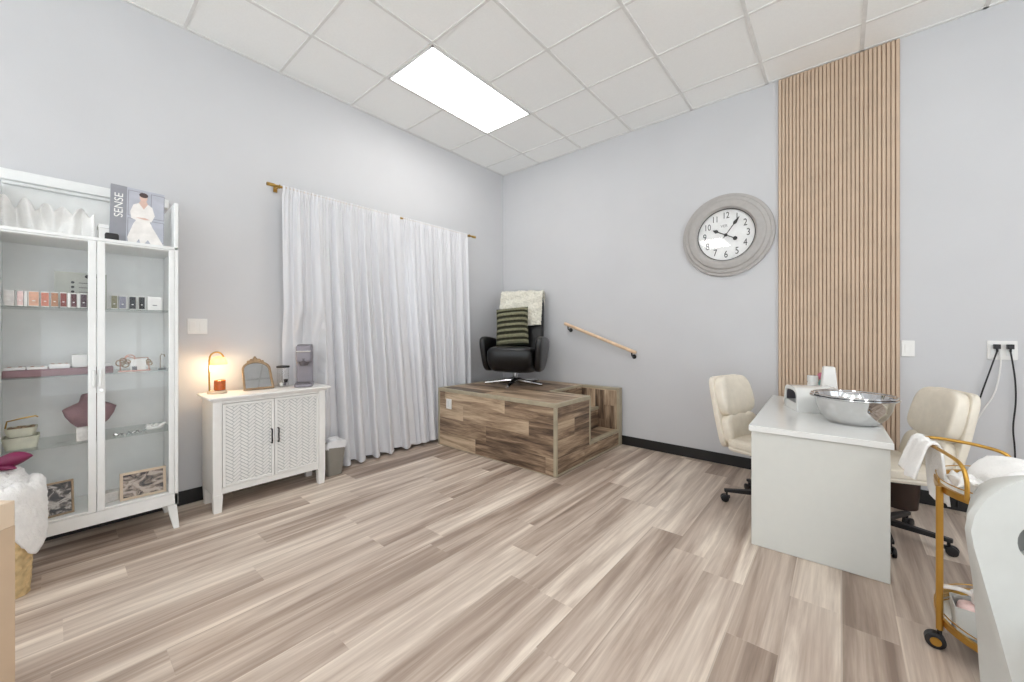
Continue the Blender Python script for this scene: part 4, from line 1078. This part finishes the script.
# ------------------------------------------------------------------ cream office chairs
def office_chair(label, loc, ang, rot):
    t = thing('office_chair', label, 'chair', loc, ang - PI / 2); rot -= ang - PI / 2; t.scale = (0.94, 0.94, 0.94)
    def puff(p):  # soft creases
        return (p.x, p.y, p.z + 0.004 * math.sin(p.x * 38) * (abs(p.y) < 0.2))
    build('seat', MB().sup((0, 0.02, 0.462), (0.245, 0.245, 0.036), 0.4, 0.28, 40, 14, fn=puff), 'cream', t)
    build('seat_base', MB().sup((0, 0.01, 0.424), (0.240, 0.235, 0.022), 0.4, 0.28, 40, 10), 'cream', t)
    lean = Matrix.Translation((0, -0.235, 0.40)) @ Matrix.Rotation(R(12), 4, 'X')
    def curve(p): return (p.x * (1 - 0.05 * (p.z > 0) * p.z / 0.25), p.y + 0.9 * p.x * p.x * 0.6, p.z)
    build('back_shell', MB().sup((0, -0.028, 0.285), (0.235, 0.026, 0.275), 0.3, 0.32, 36, 20, fn=curve, T=lean), 'cream', t)
    def up(p): return (p.x * (1 - 0.05 * max(0, p.z / 0.17)), p.y + 0.5 * p.x * p.x + 0.0035 * math.sin(p.x * 46 + p.z * 14) * (1 if p.y > 0 else 0), p.z)
    build('back_cushion', MB().sup((0, 0.022, 0.395), (0.222, 0.046, 0.160), 0.55, 0.4, 40, 20, fn=up, T=lean), 'cream', t)
    build('back_cushion', MB().sup((0, 0.020, 0.145), (0.222, 0.044, 0.118), 0.55, 0.4, 40, 18, fn=up, T=lean), 'cream', t)
    br = MB(); br.tube([(0, -0.05, 0.37), (0, -0.22, 0.375), (0, -0.272, 0.42), (0, -0.292, 0.52)], 0.016, 10); br.box(-0.09, 0.09, -0.11, 0.11, 0.362, 0.405)
    build('mechanism', br, 'black_plastic', t)
    build('gas_column', MB().lathe([(0.026, 0.085), (0.026, 0.24), (0.016, 0.245), (0.016, 0.356)], 20), 'black', t)
    sb = MB(); sb.lathe([(0.042, 0.078), (0.042, 0.118), (0.032, 0.124)], 24)
    cs = []
    for i in range(5):
        a = rot + i * 2 * PI / 5; d_ = Vector((math.cos(a), math.sin(a), 0)); n_ = Vector((-d_.y, d_.x, 0))
        r0 = [d_ * 0.03 + n_ * s1 * 0.024 + Vector((0, 0, z)) for s1, z in ((-1, 0.080), (1, 0.080), (1, 0.116), (-1, 0.116))]
        r1 = [d_ * 0.315 + n_ * s1 * 0.015 + Vector((0, 0, z)) for s1, z in ((-1, 0.074), (1, 0.074), (1, 0.096), (-1, 0.096))]
        sb.loft([r0, r1]); cs.append((d_, n_))
    build('star_base', sb, 'black_plastic', t, bev=0.004)
    for d_, n_ in cs:
        c = MB(); o_ = d_ * 0.298
        c.cyl(o_ + Vector((0, 0, 0.045)), o_ + Vector((0, 0, 0.076)), 0.008, 10)
        w0 = o_ + d_ * 0.014 + Vector((0, 0, 0.0275))
        for s1 in (-1, 1):
            c.tube([w0 + n_ * s1 * 0.006, w0 + n_ * s1 * 0.008, w0 + n_ * s1 * 0.020, w0 + n_ * s1 * 0.023], [0.022, 0.027, 0.027, 0.022], 20)
        c.cyl(w0 - n_ * 0.01, w0 + n_ * 0.01, 0.012, 12); c.box(-0.011, 0.011, -0.02, 0.02, 0.03, 0.052, T=Matrix.Translation(o_))
        build('caster', c, 'black_plastic', t)
    return t
office_chair('cream leather office chair on the left side of the white desk', (-0.362, 3.225, 0), math.atan2(-0.30, 0.95), R(200))
office_chair('cream leather office chair on the right side of the desk beside the cart', (0.178, 3.225, 0), math.atan2(-0.30, -0.955), R(-84))

# ------------------------------------------------------------------ gold bar cart with towels
t = thing('bar_cart', 'gold frame serving cart with curved rails beside the right office chair', 'cart', (0, 0, 0))
KA = R(-4)
cc = Vector((0.71, 2.29, 0)); HL, HWd = 0.42, 0.27
def stadium(a, b, z, r, n=10): return [(cc.x + x_ * math.cos(KA) - y_ * math.sin(KA), cc.y + x_ * math.sin(KA) + y_ * math.cos(KA), z) for x_, y_, z_ in rrect(a, b, 0, r, n)]
UZ, LZ = 0.615, 0.105
def hoop(z0, z1, a, b, r, wd):
    o1 = stadium(a, b, z0, r); o2 = stadium(a, b, z1, r); i2 = stadium(a - wd, b - wd, z1, r - wd); i1 = stadium(a - wd, b - wd, z0, r - wd)
    return MB().loft([o1, o2, i2, i1], True, False, wrap=True)
build('upper_rim', hoop(UZ - 0.012, UZ + 0.012, HL, HWd, 0.24, 0.012), 'gold', t)
build('lower_rim', hoop(LZ - 0.012, LZ + 0.012, HL, HWd, 0.24, 0.012), 'gold', t)
build('upper_shelf', MB().loft([stadium(HL - 0.011, HWd - 0.011, UZ - 0.006, 0.229), stadium(HL - 0.011, HWd - 0.011, UZ - 0.001, 0.229)]), 'white', t)
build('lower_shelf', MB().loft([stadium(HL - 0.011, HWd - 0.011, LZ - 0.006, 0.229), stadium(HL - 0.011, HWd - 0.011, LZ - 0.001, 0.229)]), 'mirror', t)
def up_rail(z): 
    m_ = MB(); m_.tube(stadium(HL - 0.006, HWd - 0.006, z, 0.234), 0.0022, 8, closed=True)
    st_ = stadium(HL - 0.006, HWd - 0.006, z, 0.234)
    for k in range(3, 44, 10): m_.cyl((st_[k][0], st_[k][1], z - 0.020), (st_[k][0], st_[k][1], z), 0.0028, 8)
    return m_
build('gallery_rail', up_rail(UZ + 0.030), 'gold', t)
build('gallery_rail', up_rail(LZ + 0.030), 'gold', t)
LEGS = [(0.291, 2.205), (0.75, 2.015), (0.72, 2.565), (1.125, 2.26)]
for (lx, ly) in LEGS:
    build('leg', MB().cyl((lx, ly, 0.075), (lx, ly, UZ + 0.012), 0.0105, 16), 'gold', t)
    c = MB(); c.cyl((lx, ly, 0.05), (lx, ly, 0.08), 0.007, 10); c.tube([(lx - 0.012, ly - 0.016, 0.030), (lx - 0.012, ly - 0.013, 0.030), (lx - 0.012, ly + 0.013, 0.030), (lx - 0.012, ly + 0.016, 0.030)], [0.022, 0.0295, 0.0295, 0.022], 22)
    cc_ = build('caster', c, 'black_plastic', t)
    build('hub_cap', MB().cyl((lx - 0.012, ly - 0.0185, 0.030), (lx - 0.012, ly + 0.0185, 0.030), 0.016, 18), 'gold', cc_)
def smooth(P, n=8):
    P = [Vector(q) for q in P]; out = []
    for i in range(len(P) - 1):
        p0, p1, p2, p3 = P[max(i - 1, 0)], P[i], P[i + 1], P[min(i + 2, len(P) - 1)]
        for k in range(n):
            u = k / n
            out.append(0.5 * ((2 * p1) + (p2 - p0) * u + (2 * p0 - 5 * p1 + 4 * p2 - p3) * u * u + (3 * p1 - p0 - 3 * p2 + p3) * u ** 3))
    out.append(P[-1]); return out
hp = smooth([(0.345, 2.11, UZ), (0.344, 2.112, 0.69), (0.335, 2.15, 0.735), (0.31, 2.25, 0.748), (0.285, 2.36, 0.750), (0.275, 2.44, 0.750), (0.295, 2.515, 0.750), (0.36, 2.53, 0.748), (0.45, 2.505, 0.742), (0.510, 2.475, 0.725), (0.525, 2.468, 0.67), (0.525, 2.468, UZ)])
build('handle', MB().tube(hp, 0.0068, 12), 'gold', t)

# towel over the handle
def towel_fn(u, v):
    # u across the towel (along the bar), v over the bar: left flap -> top -> right flap
    base = Vector((0.281, 2.40, 0.762)); along = Vector((-0.02, 0.115, 0)) * (u - 0.5) * 1.35
    s_ = (v - 0.5) * 2
    L1, L2 = 0.155, 0.255
    out = Vector((-0.93, -0.36, 0)); off = 0.016
    if s_ < 0:
        q_ = -s_; sp = 0.055 * q_ ** 0.8 + 0.012 * math.sin(u * 6) * q_
        p_ = out * (off * min(1, q_ * 8) + sp) + Vector((0, 0, -L1 * max(0, q_ - 0.05)))
    else:
        q_ = s_; sp = 0.012 * q_ + 0.010 * math.sin(u * 7 + 1) * q_
        p_ = -out * (off * min(1, q_ * 8) + sp) + Vector((0, 0, -L2 * max(0, q_ - 0.05)))
    flare = 1 + 0.25 * abs(s_)
    return base + along * flare + p_ + Vector((0, 0, 0.004 * math.sin(u * 14)))
o = build('hand_towel', MB().grid(towel_fn, 26, 50), 'towel', ang=180, solid=0.009)
tag(o, 'white hand towel draped over the end of the gold cart handle', 'towel')
# folded cloths on the cart
def cloth_fn(u, v):
    x_ = 0.425 + u * 0.60; y_ = 2.16 + v * 0.30
    e_ = min(u, 1 - u, v, 1 - v)
    z = UZ + 0.008 + 0.100 * min(1, e_ * 9) ** 0.6 * (0.65 + 0.35 * v) + 0.006 * math.sin(u * 17 + v * 5) * min(1, e_ * 8) + 0.005 * math.sin(v * 21)
    return (x_ - 0.03 * math.sin(v * 9), y_ + 0.02 * math.sin(u * 13), z)
o = build('folded_towel', MB().grid(cloth_fn, 60, 40), 'towel', ang=180, solid=0.010)
tag(o, 'folded white towel lying on the upper cart shelf', 'towel')
o = build('tissue', MB().grid(lambda u, v: (0.325 + 0.075 * u + 0.012 * math.sin(v * 9), 2.17 + 0.13 * v, UZ + 0.010 + 0.045 * abs(math.sin(u * 3 + v * 4)) + 0.008 * math.sin(u * 19)), 18, 18), 'towel', ang=180, solid=0.002)
tag(o, 'crumpled white tissue at the left end of the upper cart shelf', 'tissue')
# on the lower shelf
t = thing('tissue_box', 'clear plastic storage box on the lower cart shelf', 'box', (0.368, 2.205, LZ))
build('box', MB().loft([rrect(0.040, 0.05, 0, 0.012), rrect(0.046, 0.056, 0.10, 0.012), rrect(0.043, 0.053, 0.10, 0.010), rrect(0.037, 0.047, 0.006, 0.01)]), 'shell_white', t)
build('cloth', MB().sup((0, 0, 0.075), (0.033, 0.04, 0.03), 0.8, 0.7, 18, 10), 'c_blush', t)
t = thing('scoop_jar', 'cream scoop resting on the storage box on the lower cart shelf', 'scoop', (0.372, 2.200, LZ + 0.108))
build('cup', MB().lathe([(0.020, 0), (0.026, 0.004), (0.030, 0.045), (0.027, 0.045), (0.022, 0.006)], 24, c=(0.025, 0, 0)), 'c_pearl', t)
build('handle', MB().tube(smooth([(0.0, 0, 0.035), (-0.035, 0.004, 0.038), (-0.075, 0.008, 0.030)]), [0.010] * 3 + [0.008] * 14, 10), 'c_pearl', t)

# ------------------------------------------------------------------ white armchair at the right edge
CR, CFW = Vector((0.763, 0.646, 0)), Vector((-0.646, 0.763, 0))      # side panel plane directions
t = thing('white_chair', 'white chair with rounded solid back and oval hand hole at the right edge', 'chair', (0.36, 1.65, 0), math.atan2(0.646, 0.763))
# local x = CR, local y = CFW (away), origin on the floor
ox = Vector((0.36, 1.65, 0)); LAT0 = ox.dot(CR); DEP0 = ox.dot(CFW)
D0 = 1.0 - DEP0
half = [(0.0, 0.848), (-0.045, 0.8435), (-0.107, 0.818), (-0.145, 0.792), (-0.176, 0.748), (-0.185, 0.709), (-0.176, 0.663), (-0.145, 0.555), (-0.112, 0.44), (-0.078, 0.317), (-0.060, 0.250)]
backh = [(0.0, 0.820), (-0.035, 0.815), (-0.070, 0.798), (-0.094, 0.765), (-0.106, 0.720), (-0.107, 0.670), (-0.105, 0.630), (-0.090, 0.532), (-0.080, 0.42), (-0.072, 0.30), (-0.068, 0.25)]
LC = 1.365 - LAT0
def loop(hf, dep, grow=0.0):
    L_ = [(LC + x_ - grow * (1 if x_ < 0 else 0), dep, z_) for x_, z_ in hf] + [(LC - x_ + grow, dep, z_) for x_, z_ in reversed(hf[1:])]
    return [Vector(p_) for p_ in L_]
nL = len(loop(half, 0))
hole = [Vector((LC - 0.015 + 0.048 * math.sin(0 - (k + 0.5) / nL * 2 * PI) , D0, 0.672 + 0.046 * math.cos((k) / nL * 2 * PI))) for k in range(nL)]
F0 = loop(half, D0 + 0.012); F1 = [p_.copy() for p_ in loop(half, D0)]
cen = Vector((LC, D0, 0.6))
F1 = [cen + (p_ - cen) * 0.985 for p_ in F1]
B0 = loop(backh, D0 + 0.075)
hb = [p_ + Vector((0, 0.06, 0)) for p_ in hole]
sp_ = MB(); sp_.loft([hole, F1, F0, B0, hb], True, False, wrap=True)
build('backrest', sp_, 'shell_white', t, ang=60)
build('hand_hole', MB().loft([[p_ + Vector((0, 0.045, 0)) for p_ in hole], [p_ + Vector((0, 0.058, 0)) for p_ in hole]]), 'slot_grey', t)
build('seat', MB().sup((LC + 0.13, D0 - 0.27, 0.40), (0.17, 0.24, 0.05), 0.4, 0.35, 28, 12), 'shell_white', t)
for sx in (-0.02, 0.24):
    build('leg', MB().tube([(LC + sx, D0 - 0.44, 0.0), (LC + sx, D0 - 0.42, 0.36)], [0.012, 0.018], 14), 'chrome', t)
pbx = MB(); pbx.box(LC - 0.045, LC + 0.045, D0 + 0.005, D0 + 0.07, 0.0, 0.26)
build('leg', pbx, 'shell_white', t, bev=0.006)

# ------------------------------------------------------------------ light, camera, view
wd = bpy.data.worlds.new('daylight'); sc.world = wd; wd.use_nodes = True
wt = wd.node_tree; bgn = wt.nodes['Background']
tc = wt.nodes.new('ShaderNodeTexCoord'); sp = wt.nodes.new('ShaderNodeSeparateXYZ'); wt.links.new(tc.outputs['Generated'], sp.inputs[0])
rmp = wt.nodes.new('ShaderNodeValToRGB'); wt.links.new(sp.outputs[2], rmp.inputs[0])
# bright overcast sky above, brighter glow added below the horizon to light the ceiling
e_ = rmp.color_ramp.elements; e_[0].position = 0.0; e_[0].color = (0.76, 0.83, 0.87, 1); e_[1].position = 0.03; e_[1].color = (0.36, 0.39, 0.42, 1)
wt.links.new(rmp.outputs[0], bgn.inputs[0]); bgn.inputs[1].default_value = 3.6
ld = bpy.data.lights.new('candle_warmer_glow', 'POINT'); ld.energy = 1.6; ld.color = (1.0, 0.72, 0.42); ld.shadow_soft_size = 0.02
lo = bpy.data.objects.new('candle_warmer_glow', ld); COL.objects.link(lo); lo.location = (-3.40, 0.762, STOP + 0.178)

cam = bpy.data.cameras.new('camera'); co = bpy.data.objects.new('camera', cam); COL.objects.link(co)
cam.sensor_fit = 'HORIZONTAL'; cam.sensor_width = 36.0; cam.lens = 387.8 / 1024 * 36.0; cam.shift_y = -9.1 / 1024
cam.clip_start = 0.02; cam.clip_end = 100
co.location = (0, 0, 1.22); co.rotation_euler = (R(90), 0, R(40.276))
sc.camera = co
sc.view_settings.view_transform = 'Standard'; sc.view_settings.look = 'None'; sc.view_settings.gamma = 1.0
sc.view_settings.use_curve_mapping = False; sc.view_settings.exposure = 0.33
sc.cycles.max_bounces = 14; sc.cycles.diffuse_bounces = 8; sc.cycles.glossy_bounces = 6; sc.cycles.transparent_max_bounces = 24
sc.cycles.use_denoising = True; sc.cycles.sample_clamp_indirect = 6.0
